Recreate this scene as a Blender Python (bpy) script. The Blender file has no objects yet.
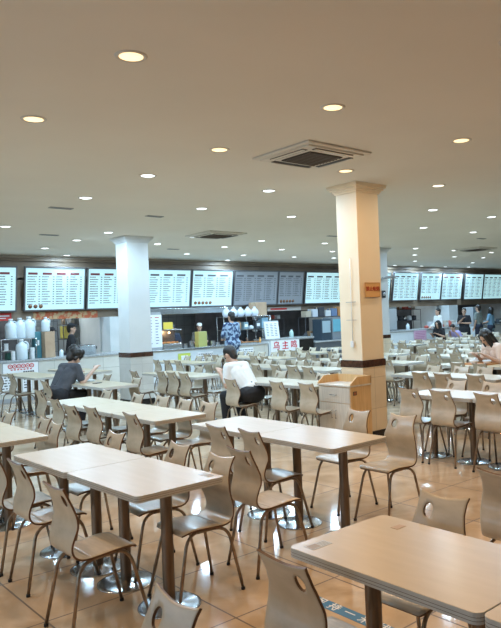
import bpy, bmesh, math, random
from mathutils import Vector, Matrix
random.seed(7)
C = bpy.context.scene.collection
sc = bpy.context.scene
PI = math.pi

# ------------------------------------------------------------------ camera, world, exposure
CAM_H = 1.729
yaw, pitch, roll = math.radians(42.457), math.radians(0.254), math.radians(-2.243)
fw = Vector((math.sin(yaw)*math.cos(pitch), math.cos(yaw)*math.cos(pitch), math.sin(pitch)))
r_ = Vector((math.cos(yaw), -math.sin(yaw), 0)); u_ = r_.cross(fw)
right = r_*math.cos(roll) + u_*math.sin(roll)
up = -r_*math.sin(roll) + u_*math.cos(roll)
cam = bpy.data.cameras.new('camera'); co = bpy.data.objects.new('camera', cam); C.objects.link(co)
M = Matrix((right, up, -fw)).transposed().to_4x4(); M.translation = (0, 0, CAM_H)
co.matrix_world = M
cam.sensor_fit = 'AUTO'; cam.sensor_width = 36
cam.lens = 672.7/628*36
cam.shift_x = -(316.0-250.5)/628; cam.shift_y = -(314-310.6)/628
cam.clip_start = 0.05; cam.clip_end = 200
sc.camera = co
w = bpy.data.worlds.new('world'); sc.world = w; w.use_nodes = True
w.node_tree.nodes['Background'].inputs[0].default_value = (0.62, 0.8, 1.0, 1)
w.node_tree.nodes['Background'].inputs[1].default_value = 0.30
sc.view_settings.view_transform = 'Standard'; sc.view_settings.look = 'None'
sc.view_settings.gamma = 1; sc.view_settings.use_curve_mapping = False
sc.view_settings.exposure = 0.0
sc.cycles.use_denoising = True
sc.cycles.max_bounces = 8; sc.cycles.diffuse_bounces = 4; sc.cycles.glossy_bounces = 4
sc.cycles.sample_clamp_indirect = 4.0
CEIL = 3.45
WARM = (1.0, 0.64, 0.33); COOL = (0.50, 0.76, 1.0)
WARM_W, COOL_W = 12.0, 38.0
WINDOW_W = 38.0
BOARD_E = 0.70

# ------------------------------------------------------------------ materials
MATS = {}
def mat(name, col, rough=.5, metal=0, emis=None, es=0, trans=0, coat=0, spec=.5, alpha=1):
    if name in MATS: return MATS[name]
    m = bpy.data.materials.new(name); m.use_nodes = True
    b = m.node_tree.nodes['Principled BSDF']
    b.inputs['Base Color'].default_value = (*col, 1)
    b.inputs['Roughness'].default_value = rough
    b.inputs['Metallic'].default_value = metal
    b.inputs['Specular IOR Level'].default_value = spec
    b.inputs['Coat Weight'].default_value = coat
    b.inputs['Transmission Weight'].default_value = trans
    b.inputs['Alpha'].default_value = alpha
    if emis: b.inputs['Emission Color'].default_value = (*emis, 1); b.inputs['Emission Strength'].default_value = es
    MATS[name] = m
    return m
def noisy(name, c1, c2, scale=(1, 1, 1), nscale=6, rough=.4, rvar=0, metal=0, coat=0, detail=5, bump=0, contrast=(.35, .65)):
    m = mat(name, c1, rough, metal, coat=coat)
    nt = m.node_tree; b = nt.nodes['Principled BSDF']
    tc = nt.nodes.new('ShaderNodeTexCoord'); mp = nt.nodes.new('ShaderNodeMapping'); mp.inputs['Scale'].default_value = scale
    n = nt.nodes.new('ShaderNodeTexNoise'); n.inputs['Scale'].default_value = nscale; n.inputs['Detail'].default_value = detail
    cr = nt.nodes.new('ShaderNodeValToRGB'); cr.color_ramp.elements[0].position, cr.color_ramp.elements[1].position = contrast
    cr.color_ramp.elements[0].color = (*c1, 1); cr.color_ramp.elements[1].color = (*c2, 1)
    nt.links.new(tc.outputs['Object'], mp.inputs[0]); nt.links.new(mp.outputs[0], n.inputs['Vector'])
    nt.links.new(n.outputs[0], cr.inputs[0]); nt.links.new(cr.outputs[0], b.inputs['Base Color'])
    if bump:
        bp = nt.nodes.new('ShaderNodeBump'); bp.inputs['Strength'].default_value = bump; bp.inputs['Distance'].default_value = .01
        nt.links.new(n.outputs[0], bp.inputs['Height']); nt.links.new(bp.outputs[0], b.inputs['Normal'])
    return m
def tile_mat(name, c1, c2, grout, size, off=(0, 0, 0), rough=.12, plane='xy', mortar=.004, nscale=1.5, bump=.03, rot=0):
    m = bpy.data.materials.new(name); m.use_nodes = True; nt = m.node_tree; b = nt.nodes['Principled BSDF']
    tc = nt.nodes.new('ShaderNodeTexCoord'); mp = nt.nodes.new('ShaderNodeMapping')
    mp.inputs['Location'].default_value = off
    if plane == 'xz': mp.inputs['Rotation'].default_value = (PI/2, 0, 0)
    br = nt.nodes.new('ShaderNodeTexBrick'); br.offset = 0; br.squash = 1
    br.inputs['Scale'].default_value = 1; br.inputs['Mortar Size'].default_value = mortar
    br.inputs['Brick Width'].default_value = size; br.inputs['Row Height'].default_value = size
    br.inputs['Mortar Smooth'].default_value = .1
    br.inputs['Color1'].default_value = (1, 1, 1, 1); br.inputs['Color2'].default_value = (.93, .93, .93, 1)
    br.inputs['Mortar'].default_value = (0, 0, 0, 1)
    n = nt.nodes.new('ShaderNodeTexNoise'); n.inputs['Scale'].default_value = nscale; n.inputs['Detail'].default_value = 8; n.inputs['Distortion'].default_value = 1.2
    cr = nt.nodes.new('ShaderNodeValToRGB'); cr.color_ramp.elements[0].position = .35; cr.color_ramp.elements[1].position = .68
    cr.color_ramp.elements[0].color = (*c1, 1); cr.color_ramp.elements[1].color = (*c2, 1)
    mul = nt.nodes.new('ShaderNodeMixRGB'); mul.blend_type = 'MULTIPLY'; mul.inputs[0].default_value = 1
    mx = nt.nodes.new('ShaderNodeMixRGB'); mx.inputs[2].default_value = (*grout, 1)
    nt.links.new(tc.outputs['Object'], mp.inputs[0]); nt.links.new(mp.outputs[0], br.inputs['Vector'])
    nt.links.new(tc.outputs['Object'], n.inputs['Vector']); nt.links.new(n.outputs[0], cr.inputs[0])
    nt.links.new(cr.outputs[0], mul.inputs[1]); nt.links.new(br.outputs['Color'], mul.inputs[2])
    nt.links.new(mul.outputs[0], mx.inputs[1]); nt.links.new(br.outputs['Fac'], mx.inputs[0])
    nt.links.new(mx.outputs[0], b.inputs['Base Color'])
    ad = nt.nodes.new('ShaderNodeMath'); ad.operation = 'MULTIPLY_ADD'; ad.inputs[1].default_value = .5; ad.inputs[2].default_value = rough
    nt.links.new(br.outputs['Fac'], ad.inputs[0]); nt.links.new(ad.outputs[0], b.inputs['Roughness'])
    if bump:
        n2 = nt.nodes.new('ShaderNodeTexNoise'); n2.inputs['Scale'].default_value = 3.5; n2.inputs['Detail'].default_value = 2
        bp = nt.nodes.new('ShaderNodeBump'); bp.inputs['Strength'].default_value = bump; bp.inputs['Distance'].default_value = .02
        nt.links.new(tc.outputs['Object'], n2.inputs['Vector']); nt.links.new(n2.outputs[0], bp.inputs['Height'])
        nt.links.new(bp.outputs[0], b.inputs['Normal'])
    MATS[name] = m
    return m

floor_m = tile_mat('polished_floor_tile', (.48, .35, .225), (.66, .50, .35), (.14, .10, .065), .785, (-1.44, -4.0, 0), .075, mortar=.006, nscale=2.2, bump=.05)
ceil_m = noisy('ceiling_paint', (.76, .72, .65), (.79, .75, .68), nscale=.7, rough=.85)
wall_m = noisy('wall_paint', (.70, .68, .62), (.74, .72, .66), nscale=1.2, rough=.7)
coltop_m = noisy('column_paint', (.84, .71, .52), (.88, .75, .56), nscale=2, rough=.55)
coltile_m = tile_mat('column_tile', (.80, .67, .49), (.85, .72, .54), (.50, .41, .29), .42, (0, 0, 0), .18, 'xz', .003, 3, 0)
brown_m = noisy('dark_brown_band_stone', (.045, .02, .012), (.09, .04, .022), nscale=18, rough=.25)
black_m = mat('black_base_tile', (.015, .013, .012), .25)
ply_m = noisy('chair_laminate', (.435, .36, .26), (.53, .445, .33), scale=(14, 2.2, 2.2), nscale=3.2, rough=.4, coat=.5)
ply_m.node_tree.nodes['Principled BSDF'].inputs['Coat Roughness'].default_value = .2
edge_m = noisy('ply_edge', (.085, .042, .02), (.14, .07, .033), nscale=20, rough=.5)
steel_m = noisy('brushed_tube_steel', (.24, .19, .14), (.34, .27, .21), nscale=30, rough=.28, metal=.9)
chrome_m = mat('chrome_base', (.50, .52, .53), .2, 1)
post_m = noisy('brushed_post_steel', (.15, .115, .085), (.22, .17, .13), scale=(1, 1, .15), nscale=30, rough=.3, metal=.9)
top_m = noisy('table_laminate', (.455, .345, .20), (.50, .385, .23), scale=(7, 1.2, 1), nscale=2.2, rough=.38, coat=.35)
top_m.node_tree.nodes['Principled BSDF'].inputs['Coat Roughness'].default_value = .24
band_m = mat('grey_edge_band', (.50, .49, .46), .4)
bandl_m = mat('dark_ply_line', (.20, .17, .14), .5)
rubber_m = mat('black_rubber', (.02, .02, .02), .6)
white_m = mat('white_plastic', (.75, .76, .76), .4)
paper_m = mat('white_paper', (.78, .79, .80), .6)
grey_m = mat('grey_paint', (.35, .36, .37), .5)
dark_m = mat('dark_metal', (.04, .04, .045), .4)
sst_m = noisy('stainless_steel', (.45, .47, .48), (.58, .60, .61), scale=(1, 1, 8), nscale=8, rough=.25, metal=.95)
red_m = mat('red_print', (.55, .03, .03), .5)
ink_m = mat('black_print', (.05, .05, .06), .6)
woodlam_m = noisy('cabinet_ash_laminate', (.56, .51, .44), (.66, .61, .53), scale=(8, 8, .7), nscale=5, rough=.4)
woodside_m = noisy('cabinet_beech_laminate', (.62, .40, .19), (.72, .49, .25), scale=(8, 8, .7), nscale=4, rough=.35)

# ------------------------------------------------------------------ mesh helpers
def link(me, name, parent=None, loc=None):
    o = bpy.data.objects.new(name, me); C.objects.link(o)
    if parent is not None: o.parent = parent
    if loc: o.location = loc
    return o
class MB:
    """collects shapes, built as one mesh object"""
    def __init__(s): s.bm = bmesh.new(); s.mats = []
    def mi(s, m):
        if m not in s.mats: s.mats.append(m)
        return s.mats.index(m)
    def _take(s, geom_faces, m, smooth):
        i = s.mi(m)
        for f in geom_faces: f.material_index = i; f.smooth = smooth
    def box(s, x0, x1, y0, y1, z0, z1, m, bev=0, M=None):
        r = bmesh.ops.create_cube(s.bm, size=1); vs = r['verts']
        bmesh.ops.scale(s.bm, vec=(x1-x0, y1-y0, z1-z0), verts=vs)
        bmesh.ops.translate(s.bm, vec=((x0+x1)/2, (y0+y1)/2, (z0+z1)/2), verts=vs)
        fs = {f for v in vs for f in v.link_faces}
        if bev:
            es = list({e for v in vs for e in v.link_edges})
            rr = bmesh.ops.bevel(s.bm, geom=es, offset=bev, segments=2, affect='EDGES', profile=.5)
            fs = {f for f in fs if f.is_valid} | set(rr['faces'])
            vs = list({v for f in fs for v in f.verts})
        if M is not None: bmesh.ops.transform(s.bm, matrix=M, verts=vs)
        s._take(fs, m, False); return s
    def tube(s, pts, r, m, seg=10, closed_caps=True, radii=None):
        pts = [Vector(p) for p in pts]; n = len(pts); rings = []
        prev = None
        for i, p in enumerate(pts):
            t = (pts[min(i+1, n-1)] - pts[max(i-1, 0)]).normalized()
            if prev is None:
                a = Vector((0, 0, 1)) if abs(t.z) < .9 else Vector((1, 0, 0))
                x = t.cross(a).normalized()
            else:
                x = (prev - t*prev.dot(t)).normalized()
            prev = x; y = t.cross(x)
            rr = radii[i] if radii else r
            rings.append([s.bm.verts.new(p + (x*math.cos(2*PI*k/seg) + y*math.sin(2*PI*k/seg))*rr) for k in range(seg)])
        fs = []
        for a, b in zip(rings, rings[1:]):
            for k in range(seg): fs.append(s.bm.faces.new((a[k], a[(k+1) % seg], b[(k+1) % seg], b[k])))
        s._take(fs, m, True)
        caps = [s.bm.faces.new(rings[0][::-1]), s.bm.faces.new(rings[-1])]
        s._take(caps, m, False); return s
    def lathe(s, prof, m, c=(0, 0, 0), seg=24, smooth=True, sx=1, sy=1):
        rings = []
        for (r, z) in prof:
            if r < 1e-5: rings.append([s.bm.verts.new((c[0], c[1], c[2]+z))])
            else: rings.append([s.bm.verts.new((c[0]+sx*r*math.cos(2*PI*k/seg), c[1]+sy*r*math.sin(2*PI*k/seg), c[2]+z)) for k in range(seg)])
        fs = []
        for a, b in zip(rings, rings[1:]):
            for k in range(seg):
                k2 = (k+1) % seg
                if len(a) == 1 and len(b) == 1: continue
                if len(a) == 1: fs.append(s.bm.faces.new((a[0], b[k2], b[k])))
                elif len(b) == 1: fs.append(s.bm.faces.new((a[k], a[k2], b[0])))
                else: fs.append(s.bm.faces.new((a[k], a[k2], b[k2], b[k])))
        s._take(fs, m, smooth); return s
    def prism(s, pts, z0, z1, m, mside=None, M=None):
        a = [s.bm.verts.new((x, y, z0)) for x, y in pts]; b = [s.bm.verts.new((x, y, z1)) for x, y in pts]
        f1 = s.bm.faces.new(a[::-1]); f2 = s.bm.faces.new(b); n = len(a)
        sd = [s.bm.faces.new((a[i], a[(i+1) % n], b[(i+1) % n], b[i])) for i in range(n)]
        s._take([f1, f2], m, False); s._take(sd, mside or m, False)
        if M is not None: bmesh.ops.transform(s.bm, matrix=M, verts=a+b)
        return s
    def mesh(s, name):
        me = bpy.data.meshes.new(name); bmesh.ops.recalc_face_normals(s.bm, faces=s.bm.faces[:])
        s.bm.to_mesh(me); s.bm.free()
        for m in s.mats: me.materials.append(m)
        return me
    def build(s, name, parent=None, loc=None): return link(s.mesh(name), name, parent, loc)
def rrect(x0, x1, y0, y1, r, n=4):
    P = []
    for (cx, cy, a) in ((x1-r, y1-r, 0), (x0+r, y1-r, 90), (x0+r, y0+r, 180), (x1-r, y0+r, 270)):
        for k in range(n+1):
            t = math.radians(a + 90*k/n); P.append((cx+r*math.cos(t), cy+r*math.sin(t)))
    return P
def tag(o, label, cat, group=None, kind=None):
    o['label'] = label; o['category'] = cat
    if group: o['group'] = group
    if kind: o['kind'] = kind
    return o
def thing(name, label, cat, loc=(0, 0, 0), rz=0, group=None):
    o = bpy.data.objects.new(name, None); C.objects.link(o); o.empty_display_size = .1
    o.location = loc; o.rotation_euler = (0, 0, rz)
    return tag(o, label, cat, group)
def struct(o): o['kind'] = 'structure'; return o
def copy_tree(o, parent=None, keep=True):
    c = o.copy(); C.objects.link(c)
    if parent is not None: c.parent = parent
    for ch in list(o.children): copy_tree(ch, c)
    return c
def text_mesh(body, size, m, depth=.002, align='CENTER'):
    cu = bpy.data.curves.new('txt', 'FONT'); cu.body = body; cu.size = size; cu.extrude = depth
    cu.align_x = align; cu.align_y = 'CENTER'; cu.offset = size*.012
    o = bpy.data.objects.new('txt', cu); C.objects.link(o)
    dg = bpy.context.evaluated_depsgraph_get(); dg.update()
    me = bpy.data.meshes.new_from_object(o.evaluated_get(dg)); bpy.data.objects.remove(o)
    me.materials.clear(); me.materials.append(m); return me
def text_obj(name, body, size, m, parent, loc, rot, depth=.002):
    o = link(text_mesh(body, size, m, depth), name, parent, loc); o.rotation_euler = rot; return o

# ------------------------------------------------------------------ room shell
YW = 17.25      # fascia plane over the food counters
b = MB(); b.box(-5, 30, -5, 21, -.1, 0, floor_m); struct(b.build('floor'))
b = MB(); b.box(-5, 30, -5, YW+.02, CEIL, CEIL+.1, ceil_m); struct(b.build('ceiling'))
WINS = [(.2, 2.6), (3.6, 6.0), (7.0, 9.4), (10.4, 12.8)]
b = MB(); b.box(-5.1, -5, -5, 21, 0, .9, wall_m); b.box(-5.1, -5, -5, 21, 2.9, CEIL, wall_m)
ys = [-5]+[v for p in WINS for v in p]+[21]
for k in range(0, len(ys), 2): b.box(-5.1, -5, ys[k], ys[k+1], .9, 2.9, wall_m)
struct(b.build('wall_left'))
for k, (y0, y1) in enumerate(WINS):
    b = MB(); fm = mat('window_frame_white', (.7, .72, .72), .4)
    for a in ((y0, y1, .9, .96), (y0, y1, 2.84, 2.9), (y0, y0+.06, .96, 2.84), (y1-.06, y1, .96, 2.84), ((y0+y1)/2-.03, (y0+y1)/2+.03, .96, 2.84)): b.box(-5.09, -5.02, a[0], a[1], a[2], a[3], fm)
    wo = struct(b.build('window_%d' % (k+1)))
    b = MB(); b.box(-5.06, -5.054, y0+.06, y1-.06, .96, 2.84, mat('window_glass', (.9, .95, 1), .02, trans=1)); b.build('pane', wo)
    l = bpy.data.lights.new('daylight', 'AREA'); l.shape = 'RECTANGLE'; l.size = 1.8; l.size_y = 2.2; l.energy = WINDOW_W; l.color = (.45, .74, 1)
    o = bpy.data.objects.new('daylight_%d' % (k+1), l); C.objects.link(o); o.location = (-4.98, (y0+y1)/2, 1.9); o.rotation_euler = (0, -PI/2, 0)
b = MB(); b.box(30, 30.1, -5, 21, 0, CEIL, wall_m); struct(b.build('wall_right'))
b = MB(); b.box(-5, 30, -5.1, -5, 0, CEIL, wall_m); struct(b.build('wall_back'))
kit_wall = tile_mat('kitchen_wall_tile', (.33, .38, .42), (.40, .45, .49), (.2, .23, .25), .3, (0, 0, 0), .25, 'xz', .008, 2, 0)
b = MB(); b.box(-5, 30, 20.2, 20.3, 0, CEIL, kit_wall); struct(b.build('wall_far'))
b = MB(); b.box(-5, 30, YW, 20.2, 2.85, 2.9, grey_m); struct(b.build('ceiling_kitchen'))
fasc_m = noisy('brown_fascia_panel', (.24, .17, .115), (.30, .22, .15), nscale=2, rough=.5)
b = MB(); b.box(-5, 30, YW, YW+.1, 1.86, CEIL, fasc_m); struct(b.build('wall_fascia'))
b = MB(); b.box(-5, 30, YW-.06, YW, 3.32, 3.40, fasc_m, .01); b.box(-5, 30, YW-.04, YW, 3.40, CEIL, mat('fascia_light_trim', (.45, .38, .30), .5)); struct(b.build('trim_1'))
# stall piers between kitchens
pier_m = noisy('pier_white_tile', (.62, .66, .66), (.70, .73, .73), nscale=3, rough=.3)
for i, (x0, x1) in enumerate(((2.6, 3.0), (7.95, 8.5), (17.0, 17.4), (22.75, 23.35), (28.2, 28.8))):
    b = MB(); b.box(x0, x1, 16.75, YW, 0, 1.86, pier_m); b.box(x0, x1, YW+.1, 20.2, 0, 2.85, pier_m); o = struct(b.build('wall_pier_%d' % (i+1)))

colwhite_m = noisy('column_white_paint', (.70, .71, .70), (.74, .75, .74), nscale=2, rough=.5)
def column(x0, x1, y0, y1, label, tilez=1.02, cap=True, coltop_m=coltop_m, coltile_m=coltile_m):
    t = thing('column', label, 'column', ((x0+x1)/2, (y0+y1)/2, 0), 0, None)
    hx, hy = (x1-x0)/2, (y1-y0)/2
    b = MB(); b.box(-hx, hx, -hy, hy, 0, CEIL, coltop_m); b.build('shaft', t)
    e = .012
    b = MB(); b.box(-hx-e, hx+e, -hy-e, hy+e, .12, tilez-.035, coltile_m, .004); b.build('tile_cladding', t)
    b = MB(); b.box(-hx-e-.006, hx+e+.006, -hy-e-.006, hy+e+.006, tilez-.035, tilez+.06, brown_m, .004); b.build('brown_band', t)
    b = MB(); b.box(-hx-e-.01, hx+e+.01, -hy-e-.01, hy+e+.01, 0, .12, black_m, .003); b.build('base_trim', t)
    if cap:
        b = MB()
        for k, (g, z0, z1) in enumerate(((.02, CEIL-.12, CEIL-.095), (.035, CEIL-.095, CEIL-.07), (.06, CEIL-.07, CEIL-.045), (.085, CEIL-.045, CEIL-.012), (.095, CEIL-.012, CEIL))):
            b.box(-hx-g, hx+g, -hy-g, hy+g, z0, z1, coltop_m, .004)
        b.build('capital', t)
    return t
c2 = column(6.475, 6.90, 6.20, 6.585, 'square cream column with a dark brown band and a no-smoking sign beside the cabinet')
c1 = column(6.40, 6.88, 12.60, 13.08, 'square white column with a dark brown band in front of the left food counter', coltop_m=colwhite_m, coltile_m=tile_mat('column_white_tile', (.62, .61, .57), (.68, .67, .63), (.45, .43, .40), .42, (0, 0, 0), .18, 'xz', .003, 3, 0))
c3 = column(13.50, 13.92, 12.25, 12.67, 'slim white column seen just to the right of the cream column', coltop_m=colwhite_m)
# column 2 details: sign, conduit
def pillar_sign():
    t = thing('no_smoking_sign', 'small orange sign with red characters on the cream column', 'sign', (6.70, 6.186, 2.02))
    b = MB(); b.box(-.145, .145, -.012, 0, -.10, .10, mat('sign_orange', (.72, .42, .17), .4), .004); b.build('panel', t)
    b = MB()
    fm = mat('sign_frame', (.5, .26, .09), .4)
    for z in (-.098, .092): b.box(-.145, .145, -.016, -.011, z, z+.006, fm)
    for x in (-.145, .139): b.box(x, x+.006, -.016, -.011, -.098, .098, fm)
    b.build('frame', t)
    text_obj('lettering', '禁止吸烟', .066, mat('sign_red', (.42, .06, .02), .5), t, (0, -.0145, .012), (PI/2, 0, 0))
pillar_sign()
b = MB(); b.tube([(6.458, 6.35, 2.45), (6.458, 6.35, 1.32)], .006, white_m, 6); b.box(6.44, 6.463, 6.32, 6.38, 1.26, 1.34, white_m, .004)
b.box(6.455, 6.463, 6.27, 6.45, 1.86, 1.868, grey_m); b.box(6.455, 6.463, 6.27, 6.45, 1.62, 1.626, grey_m)
tag(b.build('cable_conduit'), 'thin white cable conduit with clips running down the cream column', 'conduit')
# small fittings on the slim column
t = thing('wall_fan', 'small dark fan mounted on the slim white column', 'fan', (13.70, 12.24, 2.62))
b = MB(); b.box(-.03, .03, -.16, 0, -.03, .03, grey_m, .005); b.build('bracket', t)
b = MB(); b.lathe([(0, 0), (.16, .0), (.17, .03), (.16, .06), (0, .07)], grey_m, (0, -.25, -.02), 16); b.build('cage', t)
t = thing('speaker_box', 'small dark speaker on the slim white column below the fan', 'speaker', (13.62, 12.19, 2.18))
b = MB(); b.box(-.07, .07, -.05, .05, -.1, .1, dark_m, .01); b.build('case', t)
b = MB(); b.lathe([(0, 0), (.05, 0), (.055, .006), (0, .01)], grey_m, (0, 0, 0), 14); o = b.build('grille', t, (0, -.05, 0)); o.rotation_euler = (PI/2, 0, 0)

# ------------------------------------------------------------------ ceiling lamps
LG = [[2.11, 3.99, 1], [2.1, 5.7, 1], [3.97, 5.71, 1], [3.95, 4.01, 1], [5.81, 4.04, 1], [5.83, 5.74, 1], [3.96, 8.94, 0], [3.94, 12.19, 0], [5.84, 12.22, 0], [5.81, 13.63, 0], [5.79, 15.32, 0], [6.87, 16.75, 0], [3.97, 7.21, 0], [5.85, 8.96, 0], [7.71, 12.18, 0], [7.68, 13.62, 0], [9.57, 15.45, 0], [9.5, 13.61, 0], [11.27, 15.24, 0], [11.79, 16.75, 0], [5.83, 7.24, 0], [7.7, 8.96, 0], [9.53, 12.17, 0], [11.31, 13.6, 0], [13.12, 15.22, 0], [11.36, 12.0, 0], [13.07, 13.51, 0], [14.65, 15.09, 0], [7.65, 5.73, 2], [9.43, 7.2, 0], [11.27, 8.87, 0], [11.23, 7.19, 0], [13.08, 8.87, 0], [14.86, 12.0, 0], [16.56, 13.42, 0], [18.67, 15.13, 0], [16.58, 11.94, 0], [18.61, 13.4, 0], [18.51, 11.91, 0], [20.16, 13.3, 0], [21.91, 14.94, 0], [19.55, 16.83, 0], [21.13, 16.79, 0], [22.62, 16.75, 0], [24.07, 16.63, 0],
      # unseen lamps added overhead and beside the frame
      [2.1, 2.3, 1], [3.95, 2.3, 1], [5.8, 2.3, 1], [.25, 4.0, 1], [.25, 2.3, 1], [.25, 5.7, 1], [7.65, 4.0, 1], [2.1, .6, 1], [3.95, .6, 1], [.25, 7.2, 0], [2.1, 7.2, 0], [2.1, 8.95, 0], [9.5, 5.7, 0], [11.3, 5.7, 0], [2.1, 12.2, 0], [13.1, 7.2, 0], [15, 8.9, 0]]
WHITEC = (1.0, .80, .55)
em = {1: mat('lamp_lens_warm', (.9, .8, .6), .4, emis=(1, .70, .36), es=1.7), 0: mat('lamp_lens_cool', (.9, .95, 1), .4, emis=(.86, .95, 1), es=4), 2: mat('lamp_lens_neutral', (.9, .9, .9), .4, emis=(1, .84, .62), es=2.2)}
ring_m = mat('lamp_ring', (.62, .58, .52), .4)
ring_me = None; lens_me = {}
ords = []
for i, (x, y, kd) in enumerate(LG):
    nm = {1: 'warm', 0: 'cool white', 2: 'yellowish'}[kd]
    if i < 6: lab = ['warm round ceiling downlight near the top edge, left of centre', 'warm round ceiling downlight at the left edge of the ceiling', 'warm ceiling downlight between the leftmost warm one and the air conditioner', 'warm ceiling downlight just above the nearest ceiling air conditioner', 'warm ceiling downlight farthest right above the near tables', 'warm ceiling downlight beside the capital of the cream column'][i]; g = None
    elif kd == 2: lab = 'yellowish ceiling downlight right of the cream column'; g = None
    elif i == 12: lab = 'nearest cool white downlight, above and right of the white column'; g = None
    elif i >= 45: lab = 'round ceiling downlight above the near dining area outside the picture'; g = 'downlights beside the frame'
    elif x < 6.9: lab = 'cool white ceiling downlight over the left end of the dining hall'; g = 'cool downlights over the left end'
    elif x < 14.7: lab = 'cool white ceiling downlight over the middle of the dining hall'; g = 'cool downlights over the middle'
    else: lab = 'cool white ceiling downlight over the far right of the dining hall'; g = 'cool downlights over the far right'
    t = thing('ceiling_downlight', lab, 'ceiling light', (x, y, CEIL), 0, g)
    if ring_me is None:
        b = MB(); b.lathe([(.078, 0), (.078, -.006), (.094, -.010), (.104, -.004), (.106, 0)], ring_m, seg=28); ring_me = b.mesh('trim_ring')
    if kd not in lens_me:
        b = MB(); b.lathe([(0, -.012), (.05, -.011), (.078, -.005), (.078, 0)], em[kd], seg=24); lens_me[kd] = b.mesh('lens')
    link(ring_me, 'trim_ring', t); link(lens_me[kd], 'lens', t)
    li = bpy.data.lights.get('downlight_%d' % kd)
    if not li:
        li = bpy.data.lights.new('downlight_%d' % kd, 'AREA'); li.shape = 'DISK'; li.size = .14
        li.color = {1: WARM, 0: COOL, 2: WHITEC}[kd]; li.energy = {1: WARM_W, 0: COOL_W, 2: WARM_W}[kd]
        li.spread = PI
    lo = bpy.data.objects.new('lamp_light', li); C.objects.link(lo); lo.parent = t; lo.location = (0, 0, -.016)

# ------------------------------------------------------------------ ceiling cassettes
acw = noisy('cassette_plastic', (.66, .62, .55), (.70, .66, .59), nscale=2, rough=.45)
def cassette(x, y, label):
    t = thing('air_conditioner', label, 'air conditioner', (x, y, CEIL), 0)
    h = .46
    b = MB(); b.box(-h, h, -h, h, -.025, 0, acw, .008)
    b.box(-h+.06, h-.06, -h+.06, h-.06, -.04, -.025, acw, .006); b.build('panel', t)
    for k in range(4):
        b = MB(); b.box(-.27, .27, .30, .365, -.045, -.038, dark_m); o = b.build('air_slot', t); o.rotation_euler = (0, 0, k*PI/2)
        b = MB(); b.box(-.27, .27, .335, .37, -.056, -.048, acw, .003); f = b.build('louvre', o)
    b = MB(); b.box(-.235, .235, -.235, .235, -.052, -.038, mat('intake_dark', (.05, .035, .025), .6), .004)
    for k in range(9): b.box(-.23, .23, -.21+k*.052, -.20+k*.052, -.058, -.05, mat('intake_slat', (.16, .12, .09), .5))
    b.build('intake_grille', t)
    return t
cassette(4.93, 5.36, 'large square ceiling air conditioner cassette nearest the cream column')
cassette(7.9, 11.6, 'ceiling air conditioner cassette farther back above the middle tables')
cassette(16.8, 11.35, 'ceiling air conditioner cassette at the far right of the ceiling')
cassette(6.55, 1.95, 'ceiling air conditioner cassette cut off at the top right corner')
for (x, y, L, l) in ((4.0, 9.9, .35, 'thin dark ceiling slot vent above the left counter lamps'), (5.0, 13.0, .35, 'dark ceiling slot vent left of the white column'), (3.9, 15.6, .6, 'long dark ceiling slot vent at the far left'), (5.6, 10.0, .3, 'thin ceiling slot vent above the white column'), (10.5, 10.8, .35, 'thin ceiling slot vent left of the cream column'), (8.6, 14.5, .3, 'dark ceiling vent just right of the white column'), (14.5, 9.6, .3, 'thin ceiling slot vent above the slim column')):
    b = MB(); b.box(-L/2, L/2, -.05, .05, -.012, 0, grey_m, .003); b.box(-L/2+.02, L/2-.02, -.03, .03, -.014, -.011, dark_m)
    tag(b.build('ceiling_vent', None, (x, y, CEIL)), l, 'vent')

# ------------------------------------------------------------------ chair
def lerp(a, b, t): return a+(b-a)*t
def interp(tab, x):
    if x <= tab[0][0]: return tab[0][1]
    for (a, va), (c, vc) in zip(tab, tab[1:]):
        if x <= c:
            t = (x-a)/(c-a); t = t*t*(3-2*t)*.5 + t*.5
            return lerp(va, vc, t)
    return tab[-1][1]
PROF_S = [(.180, .425), (.172, .436), (.145, .443), (.10, .446), (.03, .443), (-.04, .437), (-.10, .433)]
PROF_B = [(-.10, .433), (-.135, .434), (-.165, .443), (-.187, .463), (-.196, .49), (-.194, .53), (-.182, .57), (-.168, .61), (-.164, .645), (-.168, .68), (-.179, .72), (-.194, .76), (-.212, .80), (-.231, .838)]
def resample(P, n):
    L = [0]
    for a, c in zip(P, P[1:]): L.append(L[-1]+math.hypot(c[0]-a[0], c[1]-a[1]))
    out = []
    for k in range(n+1):
        s = L[-1]*k/n
        for i in range(len(P)-1):
            if s <= L[i+1]+1e-9:
                t = (s-L[i])/(L[i+1]-L[i]); 
                p0 = P[max(i-1, 0)]; p1 = P[i]; p2 = P[i+1]; p3 = P[min(i+2, len(P)-1)]
                q = [0.5*((2*p1[j])+(-p0[j]+p2[j])*t+(2*p0[j]-5*p1[j]+4*p2[j]-p3[j])*t*t+(-p0[j]+3*p1[j]-3*p2[j]+p3[j])*t**3) for j in (0, 1)]
                out.append(tuple(q)); break
    return out
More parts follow.
